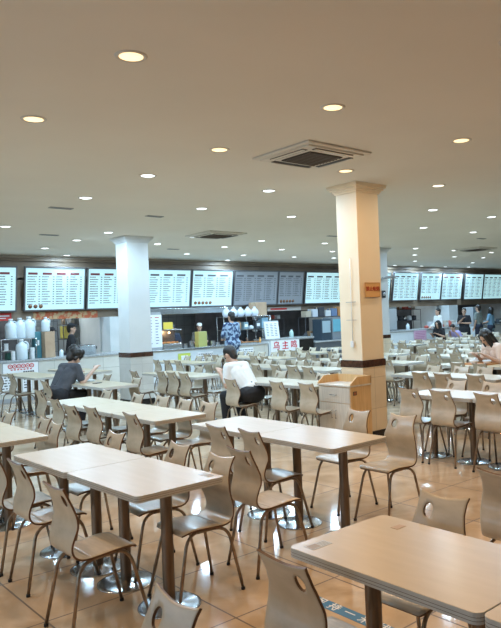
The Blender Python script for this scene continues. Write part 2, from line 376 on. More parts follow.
def shell(prof, n, width, nx=14, hole=None, dip=0, th=.011, crown=.0):
    P = resample(prof, n); bm = bmesh.new(); V = {}
    N = len(P)
    tan = []
    for i in range(N):
        a = P[max(i-1, 0)]; c = P[min(i+1, N-1)]; l = math.hypot(c[0]-a[0], c[1]-a[1]); tan.append(((c[0]-a[0])/l, (c[1]-a[1])/l))
    arc = [0]
    for a, c in zip(P, P[1:]): arc.append(arc[-1]+math.hypot(c[0]-a[0], c[1]-a[1]))
    for i in range(N):
        x, z = P[i]; W = width(arc[i]/arc[-1], x, z)
        for k in range(nx+1):
            u = -1+2*k/nx
            ext = 0
            if dip:
                g = max(0, (i/(N-1)-.5)/.5)
                ext = -dip*(1-abs(u)**1.7)*g
            px, pz = x+tan[i][0]*ext, z+tan[i][1]*ext
            V[i, k] = [px, u*W/2, pz, u*W/2, arc[i]+ext]
    dead = set()
    if hole:
        hy, hs, ra, rb = hole   # centre across, centre along arc (absolute), radii
        for i in range(N-1):
            for k in range(nx):
                cc = [V[i, k], V[i+1, k], V[i, k+1], V[i+1, k+1]]
                cy = sum(c[3] for c in cc)/4; cs = sum(c[4] for c in cc)/4
                if ((cy-hy)/ra)**2+((cs-hs)/rb)**2 < 1: dead.add((i, k))
        for i in range(N):
            for k in range(nx+1):
                nb = [(i-1, k-1), (i-1, k), (i, k-1), (i, k)]
                isd = [q in dead for q in nb]
                if any(isd) and not all(isd):
                    v = V[i, k]; dy, ds = v[3]-hy, v[4]-hs; rr = math.sqrt((dy/ra)**2+(ds/rb)**2) or 1
                    ny, ns = hy+dy/rr, hs+ds/rr
                    d = ns-v[4]; v[0] += tan[i][0]*d; v[2] += tan[i][1]*d; v[1] = ny
    nrm = [(-t[1], t[0]) for t in tan]
    top, bot = {}, {}
    for (i, k), v in V.items():
        nx_, nz_ = nrm[i]
        top[i, k] = bm.verts.new((v[0]+nx_*th/2, v[1], v[2]+nz_*th/2)); bot[i, k] = bm.verts.new((v[0]-nx_*th/2, v[1], v[2]-nz_*th/2))
    ec = {}
    for i in range(N-1):
        for k in range(nx):
            if (i, k) in dead: continue
            q = [(i, k), (i+1, k), (i+1, k+1), (i, k+1)]
            f = bm.faces.new([top[j] for j in q]); f.smooth = True
            f = bm.faces.new([bot[j] for j in q[::-1]]); f.smooth = True
            for a, c in zip(q, q[1:]+q[:1]):
                e = frozenset((a, c)); ec.setdefault(e, []).append((a, c))
    for e, l in ec.items():
        if len(l) == 1:
            a, c = l[0]; f = bm.faces.new((top[a], bot[a], bot[c], top[c])); f.material_index = 1; f.smooth = False
    for v in [v for v in bm.verts if not v.link_faces]: bm.verts.remove(v)
    bmesh.ops.recalc_face_normals(bm, faces=bm.faces[:])
    return bm
def to_mesh(bm, name, ms):
    me = bpy.data.meshes.new(name); bm.to_mesh(me); bm.free()
    for m in ms: me.materials.append(m)
    return me
wt_back = [(.43, .315), (.50, .305), (.56, .325), (.61, .338), (.66, .325), (.71, .292), (.765, .270), (.81, .272), (.84, .286)]
def w_back(f, x, z): return interp(wt_back, z) if f > .12 else lerp(.335, .318, f/.12)
def w_seat(f, x, z):
    if f < .10: return .345 - .05*(1-(f/.10))**2
    return lerp(.345, .335, f)
bmB = shell(PROF_B, 34, w_back, 20, hole=(-.068, .398, .028, .036), dip=.022)
bmS = shell(PROF_S, 12, w_seat, 10)
back_me = to_mesh(bmB, 'backrest', [ply_m, edge_m]); seat_me = to_mesh(bmS, 'seat', [ply_m, edge_m])
def arcpts(A, B_, Cc, n=6):
    A, B_, Cc = Vector(A), Vector(B_), Vector(Cc)
    return [(A*(1-t)**2+B_*2*t*(1-t)+Cc*t*t) for t in [k/n for k in range(n+1)]]
def leg_me(front, s):
    b = MB()
    if front: P = [(.235, s*.178, .012)]+arcpts((.158, s*.147, .335), (.138, s*.138, .418), (.070, s*.135, .424))
    else: P = [(-.230, s*.178, .012)]+arcpts((-.165, s*.147, .345), (-.145, s*.138, .408), (-.075, s*.135, .418))
    b.tube(P, .0105, steel_m, 8)
    f = P[0]; b.lathe([(.0, 0), (.0135, 0), (.0135, .016), (.011, .018)], rubber_m, (f[0], f[1], 0), 8)
    return b.mesh('leg')
legs_me = [leg_me(fr, s) for fr in (1, 0) for s in (-1, 1)]
b = MB()
for s in (-1, 1): b.tube([(.09, s*.135, .424), (-.08, s*.135, .418)], .0105, steel_m, 8)
b.tube([(.07, -.135, .420), (.07, .135, .420)], .009, steel_m, 8); b.tube([(-.07, -.135, .415), (-.07, .135, .415)], .009, steel_m, 8)
frame_me = b.mesh('seat_frame')
def merged(name, mes):
    bm = bmesh.new(); ms = []
    for me in mes:
        off = bm.faces[:] ; n0 = len(bm.faces)
        bm.from_mesh(me); bm.faces.ensure_lookup_table()
        idx = []
        for m in me.materials:
            if m not in ms: ms.append(m)
            idx.append(ms.index(m))
        for f in bm.faces[n0:]: f.material_index = idx[f.material_index]
    return to_mesh(bm, name, ms)
far_chair_me = merged('dining_chair', [back_me, seat_me, frame_me]+legs_me)
chairs_n = [0]
def chair(x, y, face, label, group=None, jitter=.0, full=None):
    """x,y = seat centre on the floor; face 'B' faces +x, 'F' faces -x"""
    rz = (0 if face == 'B' else PI) + random.uniform(-jitter, jitter)
    if isinstance(face, (int, float)): rz = face
    chairs_n[0] += 1
    if full is None: full = math.hypot(x, y) < 9.5
    if full:
        t = thing('dining_chair', label, 'chair', (x, y, 0), rz, group)
        link(back_me, 'backrest', t); link(seat_me, 'seat', t); link(frame_me, 'seat_frame', t)
        for m in legs_me: link(m, 'leg', t)
    else:
        t = link(far_chair_me, 'dining_chair'); t.location = (x, y, 0); t.rotation_euler = (0, 0, rz)
        tag(t, label, 'chair', group)
    return t

# ------------------------------------------------------------------ tables
def top_meshes(U):
    if U in top_meshes.c: return top_meshes.c[U]
    b = MB(); g = .0015
    P = rrect(-.30, .30, -U/2+g, U/2-g, .035, 5); b.prism(P, .712, .75, band_m)
    b2 = MB(); P2 = rrect(-.2985, .2985, -U/2+g+.0015, U/2-g-.0015, .034, 5); b2.prism(P2, .750, .7512, top_m)
    b3 = MB()
    for z in (.722, .734):
        b3.prism(rrect(-.3006, .3006, -U/2+g-.0006, U/2-g+.0006, .0355, 5), z, z+.0022, bandl_m)
    top_meshes.c[U] = (b.mesh('edge_band'), b2.mesh('tabletop'), b3.mesh('edge_line')); return top_meshes.c[U]
top_meshes.c = {}
b = MB(); b.lathe([(.036, .02), (.036, .69)], post_m, seg=20); b.lathe([(.055, .69), (.055, .70), (.036, .70)], post_m, seg=20)
b.box(-.10, .10, -.10, .10, .70, .712, dark_m); post_me = b.mesh('post')
b = MB(); b.lathe([(0, .022), (.045, .022), (.06, .014), (.17, .008), (.188, .005), (.19, 0), (0, 0)], chrome_m, seg=40); base_me = b.mesh('base_disc')
far_table_me = {}
def table(x, y, U, label, group=None, rz=0, full=None):
    if full is None: full = math.hypot(x, y) < 10.5
    eb, tp, ln = top_meshes(U); d = U*.287
    if full:
        t = thing('dining_table', label, 'table', (x, y, 0), rz, group)
        o = link(eb, 'edge_band', t); link(tp, 'tabletop', t); link(ln, 'edge_line', o)
        for s in (-1, 1):
            p = link(post_me, 'post', t, (0, s*d, 0)); link(base_me, 'base_disc', p)
    else:
        if U not in far_table_me:
            bm = bmesh.new(); ms = []
            for me, off in ((eb, 0), (tp, 0), (post_me, d), (post_me, -d), (base_me, d), (base_me, -d)):
                n0 = len(bm.faces); v0 = len(bm.verts); bm.from_mesh(me); bm.faces.ensure_lookup_table(); bm.verts.ensure_lookup_table()
                idx = []
                for m in me.materials:
                    if m not in ms: ms.append(m)
                    idx.append(ms.index(m))
                for f in bm.faces[n0:]: f.material_index = idx[f.material_index]
                if off: bmesh.ops.translate(bm, vec=(0, off, 0), verts=bm.verts[v0:])
            far_table_me[U] = to_mesh(bm, 'dining_table', ms)
        t = link(far_table_me[U], 'dining_table'); t.location = (x, y, 0); t.rotation_euler = (0, 0, rz); tag(t, label, 'table', group)
    return t
# near tables (x centre, y centre, unit length, label)
table(2.10, 1.730, .95, 'warm lit pale wood table in the right foreground with a small corner sticker')
table(2.10, .778, .95, 'table top end joined to the foreground table at the bottom right corner')
table(2.045, 3.925, .9375, 'near right half of the joined table pair at left foreground', rz=math.radians(1.3))
table(2.020, 4.862, .9375, 'far left half of the joined table pair at left foreground', rz=math.radians(1.3))
table(3.62, 3.987, .953, 'right half of the joined table pair in front of the cabinet')
table(3.62, 4.940, .953, 'left half of the joined table pair in front of the cabinet')
for k, l in enumerate(('right end table of the long pale row beside the seated person in grey', 'middle table of the long pale row beside the seated person in grey', 'left end table of the long pale row beside the seated person in grey')):
    table(3.495, 5.85+.461+.922*k, .922, l)
table(1.93, 6.43, .94, 'pale table cut off at the left edge, its right end showing')
table(1.93, 7.37, .94, 'pale table behind the cut off left edge table', )
table(4.66, 10.00, .94, 'table with a tray and phone in front of the seated person in grey, right half')
table(4.66, 10.94, .94, 'table where the seated person in grey eats, left half')
table(4.75, 13.0, .94, 'table beside the poster on the left food counter, nearer half')
table(4.75, 13.94, .94, 'table beside the poster on the left food counter, farther half')
table(5.75, 13.15, .94, 'pale table directly in front of the white column, nearer half')
table(5.75, 14.09, .94, 'pale table left of the white column, farther half')
table(6.30, 7.15, .94, 'table right of the person in white, its right end behind the cabinet')
table(6.30, 8.09, .94, 'table immediately right of the person in white, left half')
table(6.30, 10.02, .94, 'table immediately left of the person in white, right half')
table(6.30, 10.96, .94, 'table left of the person in white, left half near the white column')
table(6.36, 4.69, .94, 'pale table right of the cream column, left end table of its row')
table(6.36, 3.75, .94, 'second table right of the cream column, reaching the right edge')
table(6.36, 2.81, .94, 'third table of the row right of the cream column, beyond the right edge')

# near chairs: (face, x of backrest top, y, label)
NEAR = [
 ('B', 1.55, 1.93, 'chair in the foreground with a round hole, pushed to the warm lit table'),
 ('F', 1.11, 1.94, 'chair whose back top pokes up at the bottom edge, left of centre'),
 ('F', 2.62, 2.00, 'chair on the far side of the warm lit foreground table, back edge dark'),
 ('B', 3.16, 2.03, 'chair cut off by the right edge beside the warm lit foreground table'),
 ('B', 1.42, 3.76, 'tan chair at the left foreground table nearest the camera, whole seat visible'),
 ('B', 1.50, 4.62, 'second chair from the left at the left foreground table, its side facing us'),
 ('B', 1.50, 5.12, 'leftmost chair at the left foreground table, cut by the left edge'),
 ('F', 2.49, 3.69, 'brown lit chair at the right end of the left foreground table'),
 ('F', 2.53, 4.28, 'chair on the far side of the left foreground table, near its right end'),
 ('F', 2.47, 5.15, 'chair on the far side of the left foreground table, near its left end'),
 ('B', 2.67, 3.74, 'pulled out chair with a tan seat standing in the aisle before the middle table'),
 ('B', 3.15, 4.27, 'chair at the near side of the middle table, seat shining, right of two'),
 ('B', 3.13, 4.71, 'chair at the near side of the middle table, left of two'),
 ('F', 4.43, 3.78, 'chair with a pale curved back right of the middle table end'),
 ('F', 4.43, 4.32, 'chair behind the middle table directly in front of the cabinet'),
 ('B', 3.04, 6.05, 'rightmost chair on the near side of the long pale row, seat forward'),
 ('B', 3.02, 6.92, 'middle chair on the near side of the long pale row'),
 ('B', 2.95, 7.30, 'third chair from the right on the near side of the long pale row'),
 ('B', 3.10, 8.12, 'fourth chair from the right on the near side of the long pale row'),
 ('B', 3.40, 9.45, 'chair left of the long pale row just below the seated person in grey'),
 ('F', 3.99, 6.09, 'rightmost chair on the far side of the long pale row'),
 ('F', 3.99, 6.58, 'second chair from the right on the far side of the long pale row'),
 ('F', 4.0, 7.08, 'third chair from the right on the far side of the long pale row'),
 ('F', 3.95, 7.60, 'fourth chair from the right on the far side of the long pale row'),
 ('F', 3.93, 8.42, 'leftmost chair on the far side of the long pale row, before the tray table'),
 ('F', 2.37, 6.15, 'chair behind the cut off left table, nearest its right end'),
 ('F', 2.42, 6.55, 'second chair behind the cut off left table'),
 ('F', 2.35, 7.35, 'third chair behind the cut off left table, at the left edge'),
 ('B', 1.35, 6.3, 'chair on the near side of the cut off left table'),
 ('B', 4.20, 13.05, 'chair with a rounded pale back in front of the left counter poster'),
 ('B', 4.20, 13.8, 'chair at the left edge in front of the left counter poster'),
 ('F', 5.30, 13.3, 'chair between the left counter poster table and the white column table'),
 ('F', 5.05, 9.75, 'chair behind the tray table, at its right end'),
 ('F', 5.10, 10.9, 'chair behind the tray table, at its left end'),
 ('B', 5.69, 11.13, 'leftmost chair of four in a row below the white column'),
 ('B', 5.88, 10.52, 'second chair from left of four in a row below the white column'),
 ('B', 5.88, 10.16, 'third chair from left of four in a row below the white column'),
 ('B', 5.88, 9.76, 'rightmost chair of four in a row below the white column'),
 ('F', 6.88, 9.9, 'chair behind the table left of the person in white, right end'),
 ('F', 6.88, 10.8, 'chair behind the table left of the person in white, left end'),
 ('B', 5.60, 8.02, 'chair on which the person in white sits'),
 ('B', 5.71, 7.10, 'chair with a long pale back right of the person in white'),
 ('B', 5.75, 6.55, 'warm toned chair right beside the left end of the cabinet'),
 ('F', 6.88, 7.4, 'chair behind the table right of the person in white, right end'),
 ('F', 6.88, 8.4, 'chair behind the table right of the person in white, left end'),
 ('B', 5.96, 5.01, 'leftmost chair on the near side of the table right of the cream column'),
 ('B', 5.96, 4.56, 'second chair on the near side of the table right of the cream column'),
 ('B', 5.96, 3.98, 'third chair on the near side of the table right of the cream column'),
 ('B', 5.96, 3.50, 'fourth chair near side, cut by the right edge, right of the cream column'),
 ('F', 6.93, 5.02, 'left chair on the far side of the table right of the cream column'),
 ('F', 6.95, 4.50, 'middle chair on the far side of the table right of the cream column'),
 ('F', 6.95, 3.95, 'right chair on the far side of the table right of the cream column'),
]
for f, x, y, l in NEAR:
    cx = x+.225 if f == 'B' else x-.225
    chair(cx, y, f, 'pale plywood '+l if len(l.split()) <= 14 else l, jitter=.05)

chair(4.20, 10.78, 'B', 'pale plywood chair on which the person in charcoal T-shirt sits', full=True)
OCC = [(10.33, 6.50), (20.25, 14.45), (19.55, 14.75)]
chair(10.33, 6.50, 'F', 'pale plywood chair on which the person in the peach top sits', full=True)
chair(20.25, 14.45, 'F', 'pale plywood chair under the person in the lilac top')
chair(19.55, 14.75, 'F', 'pale plywood chair under the seated person in black')
# middle and far rows, right of x=7.5
ROWS = []
def in_view(x, y, z=.8, mx=30):
    d = Vector((x, y, z))-Vector((0, 0, CAM_H)); dz = d.dot(fw)
    if dz <= 0: return False
    px = 316+672.7*d.dot(right)/dz; py = 310.6-672.7*d.dot(up)/dz
    return -mx < px < 501+mx and py < 660
BLOCKS = [ # Xc, y0, units, phrase
 (8.10, 5.02, 2, 'second row behind the cream column on the right'),
 (8.10, 8.3, 3, 'row behind the cabinet'),
 (8.10, 12.5, 2, 'row right of the white column'),
 (9.75, 3.6, 4, 'row with the tray of the person in pink'),
 (9.75, 8.0, 3, 'row behind the person in white'),
 (9.75, 11.6, 3, 'row in front of the yellow counter notice'),
 (11.5, 5.4, 4, 'row behind the person in pink'),
 (11.5, 9.8, 2, 'row left of the slim column'),
 (11.5, 12.2, 2, 'row before the camouflage clothes'),
 (13.2, 6.6, 4, 'row right of the slim column'),
 (13.2, 12.9, 1, 'short row behind the slim column'),
 (14.9, 7.6, 4, 'row before the red lettered counter'),
 (14.9, 12.0, 2, 'row close under the red lettered counter'),
 (16.6, 8.6, 5, 'far right row next to the lilac clothes'),
 (18.3, 9.6, 4, 'far right row before the steel counter'),
 (20.0, 10.6, 3, 'farthest row before the black dress'),
]
for Xc, y0, n, ph in BLOCKS:
    gt = 'tables in the '+ph; gc = 'chairs in the '+ph
    for k in range(n):
        yc = y0+.47+.94*k
        if in_view(Xc, yc, .75, 40): table(Xc, yc, .94, 'pale dining table in the '+ph, gt)
    for k in range(n*2):
        yc = y0+.235+.47*k+random.uniform(-.05, .05)
        for f, dx in (('B', -.32), ('F', .32)):
            if random.random() < .06: continue
            xx = Xc+dx*1.0+random.uniform(-.05, .05)
            if any(math.hypot(xx-a, yc-c) < .48 for a, c in OCC): continue
            if in_view(xx, yc, .8, 12):
                chair(xx, yc, f, 'chair, %s side, %s' % ('near' if f == 'B' else 'far', ph), gc+(' near side' if f == 'B' else ' far side'), jitter=.08)
print('CHAIRS', chairs_n[0])

# ------------------------------------------------------------------ cabinet by the column
def cabinet():
    W, D, H = .385, .60, .775
    t = thing('sideboard_cabinet', 'ash and beech laminate cabinet with drawer and doors standing against the cream column', 'cabinet', (6.05, 6.03, 0))
    b = MB(); b.box(0.012, W, 0.0, D, .05, H, woodside_m, .002); b.box(.03, W, .02, D-.02, 0, .05, dark_m); b.build('body', t)
    d = MB(); d.box(0, .014, .012, D-.012, .565, H-.012, woodlam_m, .003); dr = d.build('drawer', t)
    h = MB(); h.tube([(-.022, .24, .665), (-.022, .36, .665)], .005, sst_m, 8); h.box(-.022, 0, .245, .252, .661, .669, sst_m); h.box(-.022, 0, .348, .355, .661, .669, sst_m); h.build('handle', dr)
    for (y0, y1, hy) in ((.012, D/2-.002, D/2-.035), (D/2+.002, D-.012, D/2+.035)):
        d = MB(); d.box(0, .014, y0, y1, .06, .558, woodlam_m, .003); dd = d.build('door', t)
        h = MB(); h.tube([(-.022, hy, .36), (-.022, hy, .47)], .005, sst_m, 8)
        for z in (.365, .465): h.box(-.022, 0, hy-.004, hy+.004, z-.004, z+.004, sst_m)
        h.build('handle', dd)
    b = MB(); b.box(-.012, W, -.012, D+.012, H, H+.022, woodlam_m, .003); b.build('top_board', t)
    b = MB(); zz = H+.022
    M = Matrix(((1, 0, 0, 0), (0, 0, 1, 0), (0, 1, 0, 0), (0, 0, 0, 1)))
    for y in (-.012, D-.006):
        b.prism([(.0, zz), (W, zz), (W, zz+.10), (.12, zz+.10), (.0, zz+.02)], y, y+.018, woodside_m, M=M)
    b.box(W-.018, W, -.012, D+.012, zz, zz+.10, woodside_m, .002)
    b.build('gallery_rim', t)
    b = MB(); b.box(.05, .115, -.004, 0, .665, .715, mat('hinge_plate', (.12, .06, .03), .5)); b.box(.065, .10, -.006, -.003, .675, .705, mat('tag_red', (.4, .12, .05), .5)); b.build('side_tag', t)
cabinet()

# ------------------------------------------------------------------ stickers
t = thing('floor_sticker', 'blue floor tape with white characters under the foreground table', 'sticker', (2.70, 2.66, 0))
blue_m = mat('blue_tape', (.035, .17, .33), .35)
b = MB(); b.box(-.045, .045, -1.0, .56, .0005, .0018, blue_m); b.build('tape', t)
for k, ch in enumerate('请保持一米线'):
    text_obj('character', ch, .085, paper_m, t, (0, .485-.125*k, .0022), (0, 0, -PI/2), .0002)
t = thing('floor_sticker', 'small blue floor tape piece between the foreground chairs at right', 'sticker', (4.18, 3.42, 0))
b = MB(); b.box(-.045, .045, -.10, .10, .0005, .0018, blue_m); b.build('tape', t)
def table_sticker(x, y, rz, l):
    b = MB(); b.box(-.055, .055, -.03, .03, 0, .0008, mat('sticker_grey', (.45, .45, .43), .4)); b.box(-.05, .0, -.022, .022, .0008, .001, mat('sticker_brown', (.30, .25, .2), .5))
    for k in range(4): b.box(.006, .05, -.02+.011*k, -.015+.011*k, .0008, .001, mat('sticker_ink', (.25, .25, .25), .5))
    o = b.build('table_sticker', None, (x, y, .7515)); o.rotation_euler = (0, 0, rz); tag(o, l, 'sticker')
table_sticker(1.90, 2.12, 0, 'grey printed sticker at the left corner of the warm lit foreground table')
table_sticker(2.30, 3.58, 1.57, 'grey sticker at the right corner of the left foreground table')
b = MB(); b.box(-.03, .03, -.02, .02, 0, .0008, mat('sticker_tan', (.42, .28, .16), .5)); tag(b.build('table_sticker', None, (2.30, 2.02, .7515)), 'small brown worn sticker near the far edge of the foreground table', 'sticker')

# ------------------------------------------------------------------ menu boards
def menu_board(X0, X1, label, lit=True, seed=0, variant=0, z0=2.07, z1=3.18):
    rnd = random.Random(seed)
    Wd, Hh = X1-X0, z1-z0
    tilt = math.radians(9)
    t = thing('menu_board', label, 'menu board', ((X0+X1)/2, YW-.14, z0)); t.rotation_euler = (tilt, 0, 0)
    m = mat('lit_menu_panel', (.35, .42, .44), .5, emis=(.55, .93, 1.0), es=BOARD_E) if lit else mat('unlit_menu_panel', (.30, .31, .33), .4)
    b = MB(); b.box(-Wd/2+.03, Wd/2-.03, -.05, -.03, .03, Hh-.03, m); pb = b
    fm = mat('menu_frame', (.16, .16, .17), .4, .5)
    b = MB()
    b.box(-Wd/2, Wd/2, -.06, .02, 0, .035, fm, .003); b.box(-Wd/2, Wd/2, -.06, .02, Hh-.035, Hh, fm, .003)
    for x in (-Wd/2, Wd/2-.035): b.box(x, x+.035, -.06, .02, .035, Hh-.035, fm, .003)
    b.box(-Wd/2+.03, Wd/2-.03, -.03, .02, .03, Hh-.03, fm); b.build('frame', t)
    b = MB()
    for x in (-Wd*.3, Wd*.3): b.box(x-.02, x+.02, .015, .15, .06, .10, fm)
    b.build('wall_bracket', t)
    ik = mat('menu_ink', (.13, .14, .16), .6) if lit else mat('faint_print', (.12, .12, .13), .6)
    b = pb; nc = max(2, round(Wd/.42)); cw = (Wd-.14)/nc
    for c in range(nc):
        xa = -Wd/2+.07+c*cw
        b.box(xa+.05*cw, xa+.70*cw, -.0525, -.0505, Hh-.20, Hh-.145, mat('menu_header', (.22, .05, .06), .5) if variant % 2 == 0 else ik)
        z = Hh-.25
        while z > .12:
            if not (variant == 1 and z < .26):
                L = rnd.uniform(.35, .62)
                x = xa+.02*cw
                while x < xa+L*cw:
                    wch = rnd.uniform(.014, .026); b.box(x, x+wch, -.0522, -.0505, z-.013, z+.013, ik); x += wch+.009
                b.box(xa+.78*cw, xa+.90*cw, -.0522, -.0505, z-.011, z+.011, ik)
            z -= .062
    b.build('panel', t)
    if variant in (0, 1):
        b = MB()
        for k in range(3 if variant == 0 else 5):
            x = -Wd/2+.16+k*.13; b.lathe([(0, 0), (.05, 0), (.052, .003), (0, .004)], mat('dish_brown', (.22, .10, .05), .5), (0, 0, 0), 14)
            break
        for k in range(3 if variant == 0 else 5):
            x = -Wd/2+.15+k*.13
            b.lathe([(0, -.004), (.046, -.004), (.046, 0), (0, 0)], mat('dish_dark', (.10, .07, .05), .5) if k % 2 else mat('dish_brown', (.22, .10, .05), .5), (0, 0, 0), 12)
        me = b.mesh('dish_disc')
        for k in range(3 if variant == 0 else 5):
            o = link(me, 'dish_picture', t, (-Wd/2+.15+k*.13, -.053, .12)); o.rotation_euler = (PI/2, 0, 0)
    return t
menu_board(4.15, 5.70, 'lit white menu board cut off by the left edge', True, 1, 2)
menu_board(5.87, 7.42, 'lit menu board with three dish pictures at the lower left', True, 2, 0)
menu_board(7.46, 9.14, 'lit menu board partly behind the white column', True, 3, 2)
menu_board(9.19, 10.60, 'lit menu board immediately right of the white column', True, 4, 3)
menu_board(10.63, 12.10, 'lit menu board with dark dish pictures, left of the unlit boards', True, 5, 1)
menu_board(12.14, 13.88, 'unlit grey menu board, left one of the dark pair', False, 6, 3)
menu_board(13.90, 15.00, 'unlit grey menu board, right one of the dark pair', False, 7, 1)
menu_board(15.08, 17.3, 'bright lit menu board just left of the cream column', True, 8, 3)
menu_board(17.5, 19.42, 'lit menu board sliver between the cream and slim columns', True, 9, 3, 2.1, 3.2)
menu_board(19.58, 21.10, 'lit menu board with pictures at its right, first right of the slim column', True, 10, 3, 2.1, 3.22)
menu_board(21.24, 22.58, 'lit menu board second right of the slim column', True, 11, 1, 2.1, 3.22)
menu_board(22.62, 24.04, 'lit menu board third right of the slim column', True, 12, 2, 2.1, 3.22)
menu_board(24.22, 25.60, 'lit menu board second from the right edge', True, 13, 3, 2.08, 3.22)
menu_board(25.64, 27.2, 'lit menu board at the right edge of the photo', True, 14, 3, 2.08, 3.22)
# banners beneath
b = MB(); b.box(-.75, .75, -.01, .01, 0, .19, mat('banner_red', (.62, .05, .04), .5)); b.box(-.7, .7, -.013, -.009, .10, .13, paper_m); b.box(-.5, .62, -.013, -.009, .05, .07, paper_m)
tag(b.build('banner', None, (4.88, YW-.011, 1.85)), 'red banner strip with pale lettering under the leftmost menu board', 'banner')
b = MB(); bb = noisy('food_photo_print', (.55, .12, .04), (.62, .42, .22), nscale=9, rough=.5, contrast=(.45, .55)); b.box(-.84, .84, -.01, .01, 0, .19, bb)
tag(b.build('banner', None, (7.0, YW-.011, 1.85)), 'orange and brown food photo banner under the left menu boards', 'banner')
b = MB(); b.box(-1.9, 1.9, -.3, .0, 0, .17, sst_m, .01); tag(b.build('hood_lintel', None, (10.35, YW-.1, 1.87)), 'long stainless hood lintel over the middle food counter', 'hood')
b = MB(); b.box(-.72, .72, -.02, .0, 0, .12, mat('banner_pale', (.55, .5, .45), .5)); b.box(-.6, .1, -.024, -.018, .03, .09, red_m)
tag(b.build('banner', None, (14.35, YW+.0, 1.87)), 'narrow banner with a red patch under the unlit menu boards', 'banner')

# ------------------------------------------------------------------ food counters
ctile = tile_mat('counter_tile', (.60, .58, .52), (.68, .66, .60), (.42, .40, .35), .6, (0, 0, 0), .2, 'xz', .006, 2, 0)
ctop = noisy('counter_top_stone', (.30, .31, .31), (.42, .43, .43), nscale=25, rough=.25)
cwhite = noisy('counter_white_panel', (.62, .66, .68), (.68, .72, .74), nscale=2, rough=.35)
def counter(X0, X1, m, label, h=.98, y0=15.8, depth=.7, top=ctop):
    t = thing('food_counter', label, 'counter', ((X0+X1)/2, y0, 0)); hw = (X1-X0)/2
    b = MB(); b.box(-hw, hw, 0, depth, .0, h-.05, m); b.build('front', t)
    b = MB(); b.box(-hw-.01, hw+.01, -.03, depth+.03, h-.05, h, top, .006); b.build('worktop', t)
    b = MB(); b.box(-hw, hw, -.006, 0, .0, .09, grey_m); b.build('skirting', t)
    return t
counter(3.05, 7.93, ctile, 'beige tiled food counter on the left with a red lettered poster', .94)
counter(8.55, 10.95, cwhite, 'bluish white food counter right of the white column', .93, top=sst_m)
counter(11.0, 12.45, ctile, 'beige counter behind the person in camouflage clothes', .93)
counter(12.5, 14.30, cwhite, 'white food counter bearing three red characters', 1.02)
counter(14.35, 17.2, mat('dark_counter', (.10, .11, .12), .4), 'dark counter with coolers left of the cream column', .85)
counter(17.45, 22.7, cwhite, 'white food counter in the right half behind the queue', 1.0)
counter(23.4, 28.0, cwhite, 'white food counter at the far right behind the queue', 1.0)

# kitchen interior lamps
t_l = [(5.5, 18.4), (7.1, 18.4), (9.8, 18.4), (12.4, 18.6), (15.5, 18.6), (19.8, 18.4), (21.6, 18.4), (25.2, 18.4)]
for i, (x, y) in enumerate(t_l):
    t = thing('kitchen_lamp', 'long white ceiling lamp inside the kitchen stalls', 'ceiling light', (x, y, 2.84), 0, 'kitchen ceiling lamps')
    b = MB(); b.box(-.6, .6, -.07, .07, -.03, 0, white_m, .005); b.build('housing', t)
    b = MB(); b.box(-.58, .58, -.05, .05, -.045, -.03, mat('tube_glow', (.9, .95, 1), .4, emis=(.85, .95, 1), es=6)); b.build('tube', t)
    l = bpy.data.lights.new('kitchen', 'AREA'); l.shape = 'RECTANGLE'; l.size = 1.1; l.size_y = .1; l.energy = (24, 26, 12, 7, 7, 10, 9, 9)[i]; l.color = (.8, .93, 1)
    o = bpy.data.objects.new('lamp_light', l); C.objects.link(o); o.parent = t; o.location = (0, 0, -.05)
# dark sheets added to make the stall interiors dim
dk = noisy('stall_dimness', (.05, .05, .055), (.09, .09, .10), nscale=3, rough=.5)
for i, (x0, x1, y) in enumerate(((3.0, 6.3, 18.9), (8.6, 9.1, 19.4), (12.0, 17.0, 19.0), (17.5, 19.6, 18.6), (19.7, 22.7, 18.7), (23.4, 28, 18.8))):
    b = MB(); b.box(x0, x1, y, y+.06, 0, 2.85, dk); struct(b.build('dim_stall_sheet_%d' % (i+1)))

# ---- counter goods
def jug(x, y, z, s, label, m=None, group=None):
    t = thing('plastic_jug', label, 'jug', (x, y, z), random.uniform(-.3, .3), group); m = m or mat('translucent_white_plastic', (.66, .74, .78), .3)
    b = MB(); b.lathe([(0, 0), (.10*s, 0), (.11*s, .02*s), (.11*s, .25*s), (.095*s, .30*s), (.04*s, .34*s), (.035*s, .37*s), (0, .37*s)], m, seg=18); b.build('body', t)
    b = MB(); b.lathe([(0, .365*s), (.042*s, .365*s), (.042*s, .40*s), (0, .40*s)], white_m, seg=14); b.build('cap', t)
    b = MB(); b.tube(arcpts((.03*s, 0, .33*s), (.13*s, 0, .40*s), (.115*s, 0, .22*s), 8), .012*s, m, 8); b.build('handle', t)
    return t
def cup_stack(x, y, z, h, r, label, m=white_m, group=None):
    b = MB(); n = max(2, int(h/.03)); P = [(0, 0)]
    for k in range(n): P += [(r*.86, k*h/n), (r*.9, (k+.8)*h/n), (r, (k+.82)*h/n), (r, (k+.98)*h/n)]
    P.append((0, h)); b.lathe(P, m, seg=16, smooth=False); return tag(b.build('cup_stack', None, (x, y, z)), label, 'cups', group)
def carton(x0, x1, y0, y1, z0, z1, label, m=None):
    m = m or noisy('brown_cardboard', (.42, .28, .18), (.50, .35, .23), nscale=4, rough=.7)
    t = thing('carton', label, 'box', ((x0+x1)/2, (y0+y1)/2, z0)); hx, hy, h = (x1-x0)/2, (y1-y0)/2, z1-z0
    b = MB(); b.box(-hx, hx, -hy, hy, 0, h, m, .006); b.build('body', t)
    b = MB(); b.box(-hx-.001, hx+.001, -.025, .025, h-.06, h+.002, mat('packing_tape', (.55, .45, .30), .3)); b.build('tape', t)
    return t
